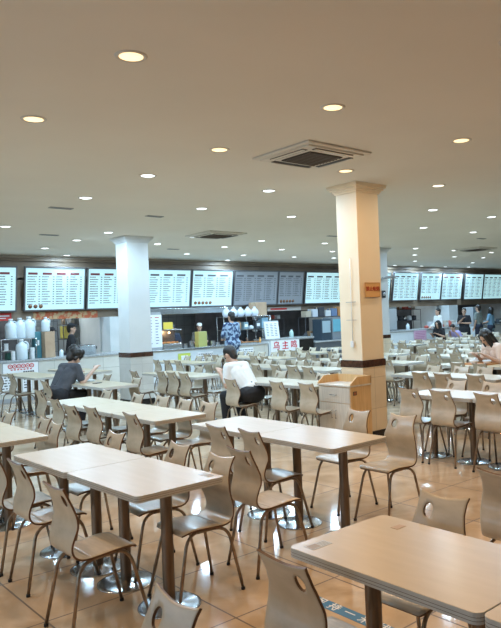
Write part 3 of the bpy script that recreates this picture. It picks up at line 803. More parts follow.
def shelf_rack(x0, x1, y0, y1, z0, levels, label, m=sst_m):
    t = thing('shelf_rack', label, 'shelf', ((x0+x1)/2, (y0+y1)/2, z0)); hx, hy = (x1-x0)/2, (y1-y0)/2; H = levels[-1]
    for sx in (-1, 1):
        for sy in (-1, 1):
            b = MB(); b.tube([(sx*hx, sy*hy, 0), (sx*hx, sy*hy, H)], .012, m, 8); b.build('upright', t)
    for z in levels: b = MB(); b.box(-hx, hx, -hy, hy, z-.02, z, m, .003); b.build('shelf_board', t)
    return t
# left stall
shelf_rack(5.0, 5.78, 16.05, 16.4, .94, [.22, .48], 'steel rack of jugs on the left counter')
jug(5.27, 16.2, 1.42, 1.15, 'big translucent jug on the left rack, leftmost of three')
jug(5.48, 16.22, 1.42, 1.2, 'big translucent jug on the left rack, middle of three')
jug(5.68, 16.2, 1.42, 1.25, 'big translucent jug on the left rack, rightmost of three')
jug(5.42, 15.98, .94, 1.15, 'white jug standing in front of the left rack')
cup_stack(5.14, 16.15, 1.16, .16, .05, 'short white cup stack on the lower rack board')
cup_stack(5.62, 16.2, 1.16, .15, .05, 'low cup stack at the right of the lower rack board')
cup_stack(5.22, 15.95, .94, .2, .05, 'white cup stack on the left counter edge')
cup_stack(5.66, 15.98, .94, .26, .055, 'tall pale cup stack beside the brown carton')
b = MB(); b.box(-.24, .24, -.1, .1, 0, .16, mat('green_crate', (.05, .16, .12), .5), .01); tag(b.build('plastic_crate', None, (5.40, 16.25, .94)), 'dark green plastic crate under the left rack', 'crate')
t = thing('drink_dispenser', 'teal tall drink dispenser between the jugs and the brown carton', 'dispenser', (5.84, 16.2, .94))
b = MB(); b.box(-.08, .08, -.1, .1, 0, .62, mat('teal_plastic', (.07, .22, .26), .35), .012); b.build('body', t)
b = MB(); b.box(-.02, .02, -.13, -.1, .3, .42, white_m, .005); b.build('tap', t)
carton(5.93, 6.16, 15.9, 16.25, .94, 1.55, 'tall brown carton with torn flap on the left counter')
jug(6.02, 16.08, 1.556, .85, 'white jug standing on top of the tall brown carton')
t = thing('rice_pot', 'large steel cooking pot with dark handles on the left counter', 'pot', (7.08, 16.25, .94))
b = MB(); b.lathe([(0, 0), (.2, 0), (.22, .02), (.22, .20), (.23, .21), (.2, .22), (.15, .245), (0, .255)], sst_m, seg=28); b.build('vessel', t)
for s in (-1, 1): b = MB(); b.box(s*.22-.03, s*.22+.03, -.05, .05, .12, .20, dark_m, .01); b.build('handle', t)
jug(6.33, 15.98, .94, .45, 'small white kettle beside the brown carton')
shelf_rack(7.45, 7.9, 18.6, 19.0, 0, [.9, 1.3, 1.7, 2.1], 'tall kitchen rack behind the left counter', dark_m)
b = MB(); b.box(-.14, .14, -.1, .1, 0, .35, mat('yellow_plastic', (.65, .55, .12), .4), .02); tag(b.build('plastic_bin', None, (7.6, 18.78, 1.302)), 'yellow plastic bin on the tall kitchen rack', 'bin')
# red lettered poster on left counter
def wall_print(name, X0, X1, z0, z1, y, label, cat, base=paper_m, frame=None):
    t = thing(name, label, cat, ((X0+X1)/2, y, z0)); hw = (X1-X0)/2
    b = MB(); b.box(-hw, hw, -.012, 0, 0, z1-z0, base); b.build('sheet', t)
    if frame:
        b = MB(); h = z1-z0
        for a in ((-hw, hw, 0, .014), (-hw, hw, h-.014, h), (-hw, -hw+.014, 0, h), (hw-.014, hw, 0, h)): b.box(a[0], a[1], -.018, -.011, a[2], a[3], frame)
        b.build('border', t)
    return t, hw
t, hw = wall_print('counter_poster', 4.92, 5.72, .60, .89, 15.795, 'white poster with round red characters on the left counter front', 'poster', frame=grey_m)
for k in range(6):
    b = MB(); b.lathe([(.034, -.002), (.05, -.002), (.05, .002), (.034, .002), (.034, -.002)], red_m, (0, 0, 0), 16)
    b.box(-.02, .02, -.004, .004, -.002, .002, red_m); b.box(-.004, .004, -.02, .02, -.002, .002, red_m)
    o = b.build('round_character', t, (-.23+.095*k, -.015, .205)); o.rotation_euler = (PI/2, 0, 0)
b = MB()
for k in range(7): b.box(-.22+.07*k, -.18+.07*k, -.0145, -.012, .115, .14, red_m)
for k in range(5): b.box(.05+.05*k, .09+.05*k, -.0145, -.012, .05, .085, ink_m)
b.build('small_print', t)
def notice(X0, X1, z0, z1, label, seed, y=15.795, base=None):
    rnd = random.Random(seed); t, hw = wall_print('notice_sheet', X0, X1, z0, z1, y, label, 'notice', base or paper_m)
    b = MB(); h = z1-z0; z = h-.06
    while z > .05:
        x = -hw+.03
        while x < hw-.05:
            ww = rnd.uniform(.02, .07); b.box(x, min(x+ww, hw-.02), -.0135, -.0115, z-.012, z+.012, ink_m); x += ww+.03
        z -= .06
    b.build('print', t)
notice(4.86, 5.14, .2, .62, 'white notice sheet under the red lettered poster at the left edge', 3)
notice(5.35, 5.55, .22, .55, 'white notice sheet behind the leftmost table posts', 4)
notice(6.45, 6.70, .62, .85, 'small notice on the counter right of the seated person in grey', 5, base=cwhite)
# middle stalls
t, hw = wall_print('price_poster', 8.59, 9.00, 1.0, 1.86, 15.92, 'tall white price poster beside the white column', 'poster')
b = MB()
for c in (-.19, .01):
    b.box(c, c+.12, -.0145, -.0115, .78, .80, red_m)
    for k in range(9): b.box(c+.01, c+.07+.05*random.random(), -.0145, -.0115, .70-.075*k, .72-.075*k, mat('poster_ink', (.2, .2, .3), .5))
b.build('price_lines', t)
b = MB(); b.box(-.2, .2, 0, .03, 0, 1.0, grey_m); b.build('stand', t, (0, 0, -1.0+.93+.0))
t = thing('display_case', 'glass food display case with glowing warm interior on the middle counter', 'display case', (9.35, 16.15, .93))
b = MB(); b.box(-.28, .28, -.2, .2, 0, .14, sst_m, .01); b.box(-.28, .28, -.2, .2, .50, .53, sst_m, .005); b.box(-.28, .28, .17, .2, .14, .50, dark_m); b.build('case', t)
b = MB(); b.box(-.275, .275, -.2, -.19, .14, .50, mat('case_glass', (.9, .95, .95), .05, trans=1)); b.build('glass', t)
b = MB()
for k in range(7):
    b.lathe([(0, .05), (.03, .04), (.045, .015), (.03, 0), (0, 0)], noisy('roast_food', (.55, .22, .07), (.75, .42, .18), nscale=20, rough=.3), (-.21+.07*k, -.05+.05*(k % 2), .15), 12)
b.build('roast_food', t)
l = bpy.data.lights.new('case_lamp', 'POINT'); l.energy = 9; l.color = (1, .62, .32); l.shadow_soft_size = .03
o = bpy.data.objects.new('case_light', l); C.objects.link(o); o.parent = t; o.location = (0, 0, .44)
b = MB(); b.box(-.14, .14, -.01, .01, 0, .19, mat('yellow_card', (.75, .56, .08), .5)); tag(b.build('price_card', None, (9.24, 16.0, 1.465)), 'yellow card standing above the display case', 'card')
b = MB(); b.box(-.19, .19, -.012, 0, 0, .30, mat('yellow_green_sheet', (.55, .62, .10), .5)); b.box(-.1, .1, -.014, -.011, .06, .24, paper_m); tag(b.build('notice_sheet', None, (9.58, 15.795, .50)), 'yellow green notice on the middle counter front', 'notice')
notice(10.0, 10.5, .45, .80, 'white notice on the middle counter front right of the yellow one', 8)
notice(11.15, 11.9, .45, .82, 'wide white notice on the counter behind the camouflage clothes', 9)
b = MB(); b.box(-.14, .14, -.1, .1, 0, .42, mat('olive_box', (.42, .40, .13), .5), .01); tag(b.build('storage_box', None, (10.42, 16.25, .93)), 'olive yellow box on the middle counter in front of the cook', 'box')
for k, (x, h) in enumerate(((9.75, .12), (9.95, .18), (10.65, .15), (10.8, .1))):
    cup_stack(x, 16.0, .93, h, .07, ['low steel bowl stack right of the display case', 'taller steel bowl stack right of the display case', 'steel bowl stack right of the olive box', 'lowest steel bowl stack at the right of the olive box'][k], sst_m)
# stall behind camouflage person
shelf_rack(11.15, 12.85, 16.15, 16.5, .93, [.42, .80], 'open steel shelf behind the person in camouflage clothes')
for k in range(5):
    x = 11.35+.26*k
    b = MB(); b.lathe([(0, 0), (.09, .01), (.125, .08), (.12, .16), (.07, .22), (.03, .25), (.05, .28), (0, .285)], mat('white_bag', (.62, .66, .72), .6), seg=14, sy=.8)
    tag(b.build('plastic_bag', None, (x, 16.3, 1.73)), 'white stuffed plastic bag in the row on top of the open steel shelf', 'bag', 'white bags on the open steel shelf')
carton(12.66, 13.1, 16.6, 16.95, 1.735, 2.15, 'brown carton standing high beside the white bags')
shelf_rack(12.6, 13.2, 16.55, 17.0, 0, [1.0, 1.735], 'steel rack carrying the high brown carton')
b = MB(); b.box(-.12, .12, -.1, .1, 0, .32, mat('lightblue_box', (.30, .50, .62), .4), .01); tag(b.build('storage_box', None, (12.72, 16.32, 1.352)), 'light blue box on the right end of the open steel shelf', 'box')
t = thing('tray_of_food', 'metal tray of orange food with a small bottle behind the camouflage clothes', 'tray', (12.0, 16.1, .93))
b = MB(); b.box(-.35, .35, -.14, .14, 0, .03, sst_m, .006); b.build('tray', t)
b = MB(); b.box(-.33, .33, -.12, .12, .03, .05, noisy('orange_food', (.45, .14, .04), (.6, .3, .12), nscale=25, rough=.5), .008); b.build('food', t)
b = MB(); b.lathe([(0, 0), (.03, 0), (.03, .10), (.012, .13), (.012, .16), (0, .16)], mat('sauce_bottle', (.8, .4, .12), .3), seg=12); tag(b.build('sauce_bottle', None, (12.25, 15.9, .93)), 'small orange sauce bottle beside the food tray', 'bottle')
# stall with red characters
t = thing('menu_stand', 'white leaning menu stand on the counter above the red characters', 'sign', (12.78, 15.95, 1.02)); t.rotation_euler = (math.radians(-8), 0, 0)
b = MB(); b.box(-.27, .27, -.01, .01, 0, .52, paper_m, .003); b.build('sheet', t)
b = MB(); b.box(-.29, .29, .01, .02, 0, .55, grey_m); b.box(.22, .29, .01, .12, 0, .05, grey_m); b.build('backing', t)
b = MB()
for c in range(3):
    for k in range(8): b.box(-.22+.16*c, -.14+.16*c+.03*random.random(), -.012, -.0095, .44-.05*k, .455-.05*k, ink_m)
b.build('print', t)
t, hw = wall_print('stall_sign', 12.55, 13.68, .62, .99, 15.79, 'white counter sign with three large red characters', 'sign')
text_obj('red_lettering', '乌 主 鸣', .27, mat('sign_letter_red', (.55, .01, .03), .5), t, (0, -.014, .17), (PI/2, 0, 0))
b = MB(); b.box(-.30, .30, -.012, 0, 0, .40, black_m); tag(b.build('dark_panel', None, (13.98, 15.79, .55)), 'black panel on the counter right of the red characters', 'panel')
jug(13.65, 16.1, 1.02, .6, 'small pale green jug on the counter right of the menu stand', mat('pale_green', (.45, .6, .55), .4))
shelf_rack(13.4, 14.6, 17.6, 18.0, 0, [.8, 1.2, 1.6], 'dark kitchen rack behind the red lettered counter', dark_m)
for k in range(5):
    b = MB(); b.lathe([(0, 0), (.07, 0), (.09, .06), (.085, .07), (0, .07)], [white_m, sst_m, grey_m][k % 3], seg=14)
    tag(b.build('mixing_bowl', None, (13.52+.22*k, 17.8, 1.202)), 'small bowl on the middle board of the dark kitchen rack', 'bowl', 'bowls on the dark kitchen rack')
def fridge(x0, x1, y0, y1, z0, z1, label, glass, body):
    t = thing('drink_fridge', label, 'fridge', ((x0+x1)/2, (y0+y1)/2, z0)); hx, hy, H = (x1-x0)/2, (y1-y0)/2, z1-z0
    b = MB(); b.box(-hx, hx, -hy, hy, 0, H, body, .012); b.build('cabinet', t)
    b = MB(); b.box(-hx+.03, hx-.03, -hy-.015, -hy, H*.35, H-.06, glass, .004); d = b.build('door', t)
    b = MB(); b.tube([(hx-.06, -hy-.03, H*.45), (hx-.06, -hy-.03, H*.75)], .008, sst_m, 8); b.build('handle', d)
fridge(14.86, 15.28, 16.0, 16.45, .85, 1.54, 'dark drink fridge with a pale door left of the cream column', mat('fridge_pale_glass', (.35, .45, .50), .2), mat('fridge_dark', (.04, .06, .08), .4))
fridge(15.34, 15.9, 16.0, 16.45, .85, 1.58, 'fridge with a bright blue front beside the dark fridge', mat('fridge_blue', (.16, .42, .52), .25), mat('fridge_grey', (.22, .24, .26), .4))
carton(16.0, 16.45, 16.0, 16.35, .85, 1.2, 'grey carton on the dark counter near the cream column', mat('grey_card', (.28, .28, .30), .6))
carton(16.02, 16.42, 16.02, 16.33, 1.2, 1.62, 'red topped carton stacked on the grey carton', mat('redcard', (.45, .10, .08), .6))
shelf_rack(14.7, 16.6, 16.6, 16.95, 0, [.9, 1.62], 'high shelf above the fridges left of the cream column', dark_m)
for k in range(6):
    m = [mat('beige_pack', (.5, .42, .32), .6), mat('white_pack', (.6, .62, .66), .5), mat('black_pack', (.06, .06, .07), .5), white_m, mat('blue_pack', (.18, .26, .42), .5), mat('orange_pack', (.6, .28, .10), .5)][k]
    carton(14.78+.3*k, 15.02+.3*k, 16.65, 16.9, 1.622, 1.622+.2+.06*(k % 3), ['beige', 'white', 'black', 'plain white', 'blue', 'orange'][k]+' package on the high shelf above the fridges', m)
# small goods crowding the middle stalls
packs = [mat('goods_%d' % i, c, .5) for i, c in enumerate(((.55, .5, .42), (.08, .09, .10), (.5, .1, .07), (.62, .65, .68), (.2, .3, .34), (.35, .22, .12)))]
def goods(x0, x1, y, z, n, where, grp, rnd):
    w0 = (x1-x0)/n
    for k in range(n):
        h = rnd.uniform(.10, .26); r = w0*.36; b = MB(); m = packs[rnd.randrange(6)]
        if k % 2: b.box(-r, r, -.08, .08, 0, h, m, .008); b.box(-r*.7, r*.7, -.082, -.078, h*.3, h*.7, paper_m)
        else: b.lathe([(0, 0), (r*.8, 0), (r, .02), (r, h*.75), (r*.45, h*.9), (r*.45, h), (0, h)], m, seg=14)
        tag(b.build('packed_goods', None, (x0+w0*(k+.5), y, z)), 'small goods '+where, 'goods', grp)
rg = random.Random(5)
goods(11.2, 12.8, 16.3, 1.352, 7, 'on the middle board of the open steel shelf', 'goods on the open steel shelf', rg)
goods(13.42, 14.58, 17.8, 1.602, 6, 'on the top board of the dark kitchen rack', 'goods on the dark rack top', rg)
goods(13.42, 14.58, 17.8, .802, 5, 'on the low board of the dark kitchen rack', 'goods on the dark rack low board', rg)
goods(16.5, 17.15, 16.1, .852, 4, 'on the dark counter beside the cream column', 'goods on the dark counter', rg)
goods(14.75, 16.55, 16.78, .902, 9, 'on the lower board behind the fridges', 'goods behind the fridges', rg)
goods(20.4, 22.6, 16.2, 1.002, 9, 'on the right hand counter', 'goods on the right hand counter', rg)
goods(24.3, 27.5, 16.2, 1.002, 9, 'on the far right counter', 'goods on the far right counter', rg)
goods(19.45, 22.1, 18.0, 1.752, 9, 'on the top board of the long kitchen shelf', 'goods on the long kitchen shelf', rg)
goods(7.47, 7.88, 18.8, 1.702, 3, 'on the third board of the tall kitchen rack', 'goods on the tall kitchen rack', rg)
goods(3.3, 4.9, 16.15, .942, 8, 'at the left end of the left counter', 'goods at the left counter end', rg)
# right stalls
t = thing('steel_cabinet', 'tall steel cabinet at the left of the right hand stall', 'cabinet', (18.35, 16.3, 1.0))
b = MB(); b.box(-.3, .3, -.25, .25, 0, .85, sst_m, .01); b.build('body', t)
b = MB(); b.box(-.27, .27, -.27, -.25, .04, .8, grey_m, .004); b.build('door', t)
b = MB(); b.box(-.36, .36, -.012, 0, 0, .36, mat('pink_lilac_sheet', (.62, .40, .52), .5))
for k in range(5): b.box(-.28, .2+.04*k, -.014, -.011, .06+.06*k, .08+.06*k, mat('pink_ink', (.45, .16, .3), .5))
tag(b.build('notice_sheet', None, (19.6, 15.78, .60)), 'pink notice sheet on the right hand counter front', 'notice')
shelf_rack(19.4, 22.2, 17.8, 18.2, 0, [.9, 1.3, 1.75], 'long kitchen shelf behind the right hand counter', dark_m)
for k in range(9):
    b = MB(); b.lathe([(0, 0), (.09, 0), (.10, .05), (.10, .18), (0, .2)], [sst_m, white_m, dark_m][k % 3], seg=14)
    tag(b.build('kitchen_pot', None, (19.6+.3*k, 18.0, 1.302)), 'small pot on the long kitchen shelf behind the right hand counter', 'pot', 'pots on the long kitchen shelf')
jug(19.3, 16.1, 1.0, .6, 'small white jug on the right hand counter next to the steel cabinet')
fridge(23.5, 24.1, 16.1, 16.6, 1.0, 1.75, 'blue grey glass fridge behind the person in the black dress', mat('fridge_glass2', (.2, .3, .36), .2), grey_m)

# ------------------------------------------------------------------ people
def capsule(bm, a, b_, ra, rb, seg=12, rings=4):
    a, b_ = Vector(a), Vector(b_); d = b_-a; L = d.length
    if L < 1e-6: d = Vector((0, 0, 1)); L = 1e-6
    t = d.normalized(); x = t.orthogonal().normalized(); y = t.cross(x)
    prof = [(-ra*math.cos(q), ra*math.sin(q)) for q in [PI/2*k/rings for k in range(rings+1)]]
    prof += [(L+rb*math.sin(q), rb*math.cos(q)) for q in [PI/2*k/rings for k in range(rings+1)]]
    R = []
    for s, r in prof:
        if r < 1e-4: R.append([bm.verts.new(a+t*s)])
        else: R.append([bm.verts.new(a+t*s+(x*math.cos(2*PI*k/seg)+y*math.sin(2*PI*k/seg))*r) for k in range(seg)])
    for p, q in zip(R, R[1:]):
        for k in range(seg):
            k2 = (k+1) % seg
            if len(p) == 1: bm.faces.new((p[0], q[k], q[k2]))
            elif len(q) == 1: bm.faces.new((p[k], p[k2], q[0]))
            else: bm.faces.new((p[k], p[k2], q[k2], q[k]))
def ellipsoid(bm, c, r, M=None):
    res = bmesh.ops.create_icosphere(bm, subdivisions=3, radius=1); vs = res['verts']
    bmesh.ops.scale(bm, vec=r, verts=vs)
    if M is not None: bmesh.ops.transform(bm, matrix=M, verts=vs)
    bmesh.ops.translate(bm, vec=c, verts=vs)
def remeshed(bm, name, m, parent, vox=.012, smooth=2):
    bmesh.ops.recalc_face_normals(bm, faces=bm.faces[:])
    me = bpy.data.meshes.new(name); bm.to_mesh(me); bm.free()
    o = bpy.data.objects.new('tmp', me); C.objects.link(o)
    md = o.modifiers.new('r', 'REMESH'); md.mode = 'VOXEL'; md.voxel_size = vox; md.use_smooth_shade = True
    if smooth: s = o.modifiers.new('s', 'SMOOTH'); s.factor = .5; s.iterations = smooth
    dg = bpy.context.evaluated_depsgraph_get(); dg.update()
    me2 = bpy.data.meshes.new_from_object(o.evaluated_get(dg)); bpy.data.objects.remove(o)
    me2.name = name; me2.materials.clear(); me2.materials.append(m)
    return link(me2, name, parent)
skin_m = noisy('skin', (.50, .30, .21), (.56, .35, .25), nscale=6, rough=.5)
hair_m = noisy('black_hair', (.010, .009, .008), (.022, .018, .016), scale=(30, 30, 2), nscale=4, rough=.4)
shoe_m = mat('dark_shoe', (.03, .03, .035), .5)
def V3(*a): return Vector(a)
def person(label, loc, rz, pose='stand', shirt=None, pants=None, hair='short', lean=0, arms='down', skirt=False, vox=.012, scale=1, cap=None, long_sleeve=False, head_tilt=0, apron=None, head_turn=0, seatz=.45, bag=None):
    """local frame: faces +y, x to its right"""
    t = thing('person', label, 'person', loc, rz); t.scale = (scale,)*3
    sit = pose == 'sit'
    hipz = seatz+.10 if sit else .92
    hip = V3(0, 0, hipz)
    ln = math.radians(lean)
    def T(v):  # torso-space to local (leaning forward about the hip)
        return hip+V3(v[0], v[1]*math.cos(ln)+v[2]*math.sin(ln), -v[1]*math.sin(ln)+v[2]*math.cos(ln))
    chest = T((0, 0, .30)); shL, shR = T((-.175, 0, .47)), T((.175, 0, .47)); neck = T((0, .0, .52))
    ht = math.radians(head_tilt)
    hd = neck+V3(0, math.sin(ln*.6+ht)*.13, math.cos(ln*.6+ht)*.14)
    hipL, hipR = hip+V3(-.09, 0, 0), hip+V3(.09, 0, 0)
    if sit:
        kneeL, kneeR = V3(-.11, .42, hipz-.03), V3(.12, .40, hipz-.02)
        footL, footR = V3(-.12, .38, .08), V3(.14, .30, .08)
    else:
        kneeL, kneeR = V3(-.10, .02, .50), V3(.10, .03, .50); footL, footR = V3(-.11, -.01, .08), V3(.11, .01, .08)
    if arms == 'down': eL, eR = T((-.235, -.02, .20)), T((.235, -.02, .20)); hL, hR = T((-.235, .06, -.04)), T((.235, .06, -.04))
    elif arms == 'table': eL, eR = T((-.24, .12, .24)), T((.24, .12, .24)); hL, hR = V3(-.14, .46, seatz+.40), V3(.12, .46, seatz+.40)
    elif arms == 'eat': eL, eR = T((-.24, .10, .24)), T((.24, .16, .28)); hL, hR = V3(-.14, .44, seatz+.38), hd+V3(.04, .34, -.20)
    elif arms == 'crossed': eL, eR = T((-.235, .04, .22)), T((.235, .04, .22)); hL, hR = T((.06, .2, .24)), T((.02, .18, .40))
    elif arms == 'front': eL, eR = T((-.235, .05, .22)), T((.235, .05, .22)); hL, hR = T((-.10, .28, .16)), T((.10, .28, .16))
    bm = bmesh.new()
    # torso
    capsule(bm, hipL, hipR, .115, .115); capsule(bm, T((-.06, 0, .02)), T((-.08, .01, .36)), .10, .105); capsule(bm, T((.06, 0, .02)), T((.08, .01, .36)), .10, .105)
    capsule(bm, T((-.12, 0, .45)), T((.12, 0, .45)), .075, .075); capsule(bm, T((0, -.01, .42)), neck+(hd-neck)*.5, .06, .052)
    for hp, kn, ft, s in ((hipL, kneeL, footL, -1), (hipR, kneeR, footR, 1)):
        capsule(bm, hp, kn, .085, .057); capsule(bm, kn, ft, .055, .036); capsule(bm, ft+V3(0, -.03, -.035), ft+V3(s*.02, .15, -.045), .034, .028)
    for sh, el, ha, s in ((shL, eL, hL, -1), (shR, eR, hR, 1)):
        capsule(bm, sh, el, .050, .040); capsule(bm, el, ha, .038, .026)
        d = (ha-el).normalized(); side = d.cross(V3(0, 0, 1)); side = side.normalized() if side.length > .1 else V3(1, 0, 0)
        if abs(d.z) > .8: side = V3(0, 1, 0)
        nrm = side.cross(d)
        for q in (-.022, 0, .022): capsule(bm, ha+d*.01+side*q, ha+d*.075+side*q*1.15, .015, .014, 8, 3)
        for q, fl in ((-.030, .060), (-.010, .075), (.011, .070), (.030, .052)):
            base = ha+d*.085+side*q; k1 = base+d*fl*.5-nrm*.012*(1 if nrm.z > 0 else -1); tip = k1+d*fl*.35-nrm*.028*(1 if nrm.z > 0 else -1)
            capsule(bm, base-d*.02, k1, .0095, .009, 8, 3); capsule(bm, k1, tip, .009, .0078, 8, 3)
        th = ha+d*.025+side*(.03*-s); capsule(bm, th, th+d*.045+side*(.028*-s), .012, .010, 8, 3)
    # head
    Rm = Matrix.Rotation(math.radians(head_turn), 3, 'Z') @ Matrix.Rotation(-(ln*.6+ht), 3, 'X')
    def Hd(v): return hd+Rm @ (Vector(v))
    R4 = Rm.to_4x4()
    ellipsoid(bm, Hd((0, -.008, .045)), (.075, .095, .088), R4); ellipsoid(bm, Hd((0, .022, -.03)), (.058, .068, .078), R4)
    capsule(bm, Hd((0, .088, .02)), Hd((0, .108, -.018)), .010, .014, 8, 3); capsule(bm, Hd((0, .075, -.085)), Hd((0, .06, -.08)), .022, .03, 8, 3)
    capsule(bm, Hd((-.02, .082, -.050)), Hd((.02, .082, -.050)), .008, .008, 8, 3)
    for s in (-1, 1):
        ellipsoid(bm, Hd((s*.077, -.005, .0)), (.012, .022, .033), R4)
        capsule(bm, Hd((s*.018, .084, .035)), Hd((s*.045, .075, .035)), .010, .008, 8, 3)
    body = remeshed(bm, 'body', skin_m, t, vox)
    b = MB()
    for s in (-1, 1): b.lathe([(0, -.011), (.008, -.008), (.0115, 0), (.008, .008), (0, .011)], mat('eye_dark', (.03, .02, .018), .2), tuple(Hd((s*.031, .079, .012))), 10)
    b.build('eyes', t)
    # clothes
    if shirt:
        bm = bmesh.new(); e = .014
        hz = .07 if sit else -.04
        capsule(bm, T((-.05, 0, hz)), T((.05, 0, hz)), .128, .128)
        capsule(bm, T((-.06, 0, hz+.04)), T((-.085, .01, .36)), .10+e, .105+e); capsule(bm, T((.06, 0, hz+.04)), T((.085, .01, .36)), .10+e, .105+e)
        capsule(bm, T((-.13, 0, .45)), T((.13, 0, .45)), .075+e*.8, .075+e*.8)
        for sh, el, ha in ((shL, eL, hL), (shR, eR, hR)):
            q = sh+(el-sh)*(.98 if long_sleeve else .72); capsule(bm, sh, q, .064, .060)
            if long_sleeve: capsule(bm, el, el+(ha-el)*.9, .055, .042)
        if skirt:
            capsule(bm, hip, V3(0, 0, .62), .17, .19); capsule(bm, hipL, hipR, .135, .135); capsule(bm, hipL, kneeL+V3(0, 0, .08), .13, .13); capsule(bm, hipR, kneeR+V3(0, 0, .08), .13, .13)
        remeshed(bm, 'shirt' if not skirt else 'dress', shirt, t, vox, 3)
    if pants and not skirt:
        bm = bmesh.new(); capsule(bm, hipL, hipR, .134, .134); capsule(bm, hip, T((0, 0, .08)), .13, .125)
        for hp, kn, ft in ((hipL, kneeL, footL), (hipR, kneeR, footR)):
            capsule(bm, hp, kn, .10, .074); capsule(bm, kn, ft+V3(0, 0, .03), .072, .058)
        remeshed(bm, 'trousers', pants, t, vox, 2)
    bm = bmesh.new()
    for ft, s in ((footL, -1), (footR, 1)):
        capsule(bm, ft+V3(0, -.035, -.035), ft+V3(s*.015, .145, -.04), .043, .038)
    remeshed(bm, 'shoes', shoe_m, t, vox, 1)
    bm = bmesh.new()
    ellipsoid(bm, Hd((0, -.022, .062)), (.088, .100, .090), R4)
    capsule(bm, Hd((0, -.06, .02)), Hd((0, -.055, -.05)), .07, .055)
    if hair == 'bushy':
        for a in range(12):
            q = a*.53; ellipsoid(bm, Hd((.080*math.cos(q), -.04+.085*math.sin(q), .055+.035*math.sin(3*q))), (.055, .052, .06), R4)
        capsule(bm, Hd((0, -.075, .03)), Hd((0, -.07, -.07)), .085, .06)
        for s in (-1, 1): capsule(bm, Hd((s*.085, -.02, .05)), Hd((s*.085, -.03, -.06)), .035, .03)
    if hair == 'long':
        for s in (-1, 0, 1): capsule(bm, Hd((s*.055, -.05, .03)), Hd((s*.075, -.045, -.24)), .055, .035)
        for s in (-1, 1): capsule(bm, Hd((s*.070, .03, .06)), Hd((s*.082, .055, -.18)), .042, .032)
    remeshed(bm, 'hair', hair_m, t, vox, 1)
    if cap:
        bm = bmesh.new(); ellipsoid(bm, Hd((0, -.015, .09)), (.093, .105, .072), R4)
        ellipsoid(bm, Hd((0, .09, .075)), (.06, .06, .012), R4); remeshed(bm, 'cap', cap, t, vox, 1)
    if apron:
        bm = bmesh.new(); capsule(bm, T((-.07, .03, .30)), T((-.10, .04, -.25)), .105, .105); capsule(bm, T((.07, .03, .30)), T((.10, .04, -.25)), .105, .105)
        capsule(bm, T((0, .035, .30)), T((0, .045, -.25)), .11, .11); remeshed(bm, 'apron', apron, t, vox, 2)
    return t
grey_tee = noisy('charcoal_shirt', (.055, .058, .068), (.085, .088, .10), nscale=12, rough=.85)
white_tee = noisy('white_shirt', (.70, .70, .68), (.76, .76, .74), nscale=8, rough=.85)
blackcl = mat('black_cloth', (.012, .012, .015), .8)
camo = noisy('camouflage_cloth', (.03, .055, .13), (.30, .40, .52), nscale=16, rough=.8, detail=1.5, contrast=(.46, .54))
navy = mat('navy_cloth', (.03, .04, .07), .8)
person('person in charcoal T-shirt with bushy black hair eating at the tray table', (4.18, 10.78, 0), -PI/2+.25, 'sit', grey_tee, blackcl, 'bushy', 30, 'eat', vox=.009, scale=1.06, head_tilt=24)
person('person in white T-shirt and black trousers sitting hunched, seen from behind', (5.97, 8.0, 0), .18, 'sit', white_tee, blackcl, 'short', 36, 'table', vox=.009, scale=1.06, head_tilt=16)
person('person in blue camouflage clothes standing at the middle counter, seen from behind', (10.62, 15.0, 0), 0, 'stand', camo, camo, 'short', 3, 'front', vox=.012, scale=1.09, long_sleeve=True)
person('person in a black dress standing before the right counter, arm across the chest', (21.3, 15.0, 0), 2.0, 'stand', blackcl, None, 'short', 0, 'crossed', skirt=True, vox=.014, scale=1.0)
pink = noisy('peach_shirt', (.72, .52, .42), (.78, .58, .48), nscale=8, rough=.8)
person('person in peach top with long black hair bent over a tray at the right edge', (10.33, 6.50, 0), PI/2-.35, 'sit', pink, blackcl, 'long', 26, 'table', vox=.009, scale=1.07, head_tilt=26)
person('person in grey green T-shirt standing in the right hand queue, back turned', (22.6, 15.25, 0), .1, 'stand', noisy('grey_green_shirt', (.16, .19, .18), (.22, .25, .23), nscale=8, rough=.85), navy, 'short', 0, 'down', vox=.014, scale=1.06)
person('person in light blue top with long hair in the right hand queue', (23.4, 15.2, 0), .2, 'stand', noisy('light_blue_shirt', (.16, .32, .46), (.22, .38, .52), nscale=8, rough=.85), navy, 'long', 0, 'front', vox=.014, scale=1.0)
person('person in white uniform standing in front of the right hand stall', (20.3, 15.42, 0), 1.2, 'stand', white_tee, mat('pale_trousers', (.5, .55, .6), .8), 'short', 4, 'front', vox=.014, scale=1.02, long_sleeve=True)
person('person in lilac top leaning low over a far right table', (20.25, 14.45, 0), PI/2, 'sit', noisy('lilac_shirt', (.38, .33, .62), (.45, .40, .70), nscale=8, rough=.85), navy, 'short', 48, 'table', vox=.014, scale=1.0)
person('person in black sitting at a far right table left of the lilac top', (19.55, 14.75, 0), PI/2, 'sit', blackcl, blackcl, 'long', 20, 'table', vox=.014, scale=1.0)
lav = noisy('lavender_shirt', (.42, .38, .56), (.48, .44, .62), nscale=8, rough=.85)
person('kitchen worker in a lavender top bending behind the brown carton', (6.42, 17.6, 0), -1.8, 'stand', lav, navy, 'short', 28, 'front', vox=.014, long_sleeve=True, cap=dark_m)
person('kitchen worker in black with a black cap behind the left counter', (7.0, 17.1, 0), -2.0+PI*.0, 'stand', blackcl, navy, 'short', 6, 'front', vox=.014, scale=1.0, cap=blackcl)
person('kitchen worker in dark clothes behind the display case', (9.95, 17.0, 0), 2.6, 'stand', navy, navy, 'short', 12, 'front', vox=.016, scale=.92, cap=dark_m)
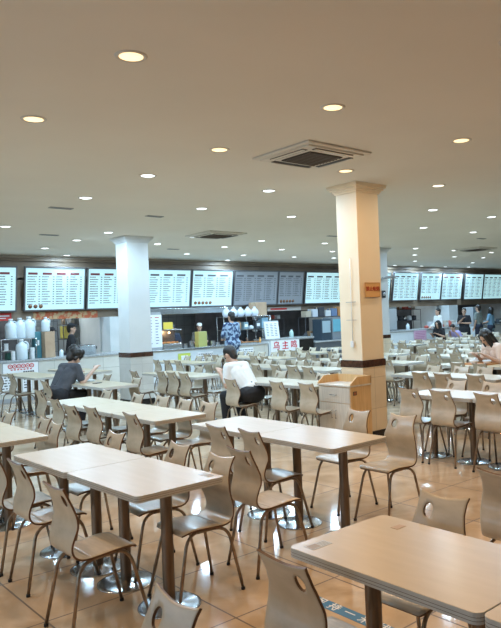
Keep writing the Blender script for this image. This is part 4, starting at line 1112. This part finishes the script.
person('kitchen worker with white collar behind the olive box', (10.85, 17.0, 0), 2.7, 'stand', noisy('olive_apron_shirt', (.10, .10, .09), (.14, .14, .12), nscale=8), navy, 'short', 8, 'front', vox=.016, scale=.92, cap=white_m)
person('kitchen worker in black behind the tray of orange food', (12.45, 17.2, 0), PI, 'stand', blackcl, navy, 'short', 10, 'front', vox=.016, scale=.92)

# things on the tray tables
t = thing('meal_tray', 'pale meal tray with bowl on the table of the person in grey', 'tray', (4.68, 10.95, .7515))
tray_m = mat('tray_pale', (.55, .60, .60), .4)
b = MB(); b.prism(rrect(-.14, .14, -.19, .19, .03), 0, .012, tray_m); b.prism(rrect(-.14, .14, -.19, .19, .03), .012, .02, tray_m); b.build('tray', t)
b = MB(); b.lathe([(0, 0), (.04, 0), (.07, .05), (.066, .05), (.035, .01), (0, .01)], white_m, (0, 0, .02), 18); tag_o = b.build('bowl', t)
b = MB(); b.box(-.075, .075, -.04, .04, 0, .009, dark_m, .003); o = b.build('smartphone', None, (4.66, 10.35, .7515)); o.rotation_euler = (0, 0, .6); tag(o, 'dark smartphone lying on the table of the person in grey', 'phone')
t = thing('meal_tray', 'orange brown meal tray in front of the person in the peach top', 'tray', (9.84, 6.62, .7515))
tm = noisy('tray_orange', (.55, .24, .08), (.62, .30, .12), nscale=5, rough=.35)
b = MB(); b.prism(rrect(-.19, .19, -.25, .25, .04), 0, .008, tm)
for a in ((-.19, .19, -.25, -.238), (-.19, .19, .238, .25), (-.19, -.178, -.25, .25), (.178, .19, -.25, .25)): b.box(a[0], a[1], a[2], a[3], .006, .026, tm, .003)
b.build('tray', t)
for (x, y, l) in ((9.87, 6.52, 'white rice bowl on the orange brown tray, right one'), (9.84, 6.76, 'white soup bowl on the orange brown tray, left one')):
    b = MB(); b.lathe([(0, 0), (.045, 0), (.08, .06), (.076, .06), (.04, .01), (0, .01)], white_m, seg=20); tag(b.build('bowl', None, (x, y, .760)), l, 'bowl')
b = MB(); b.lathe([(0, 0), (.028, 0), (.034, .09), (.03, .09), (.025, .006), (0, .006)], white_m, seg=16); tag(b.build('paper_cup', None, (9.95, 6.80, .7515+.008)), 'white paper cup on the orange brown tray', 'cup')
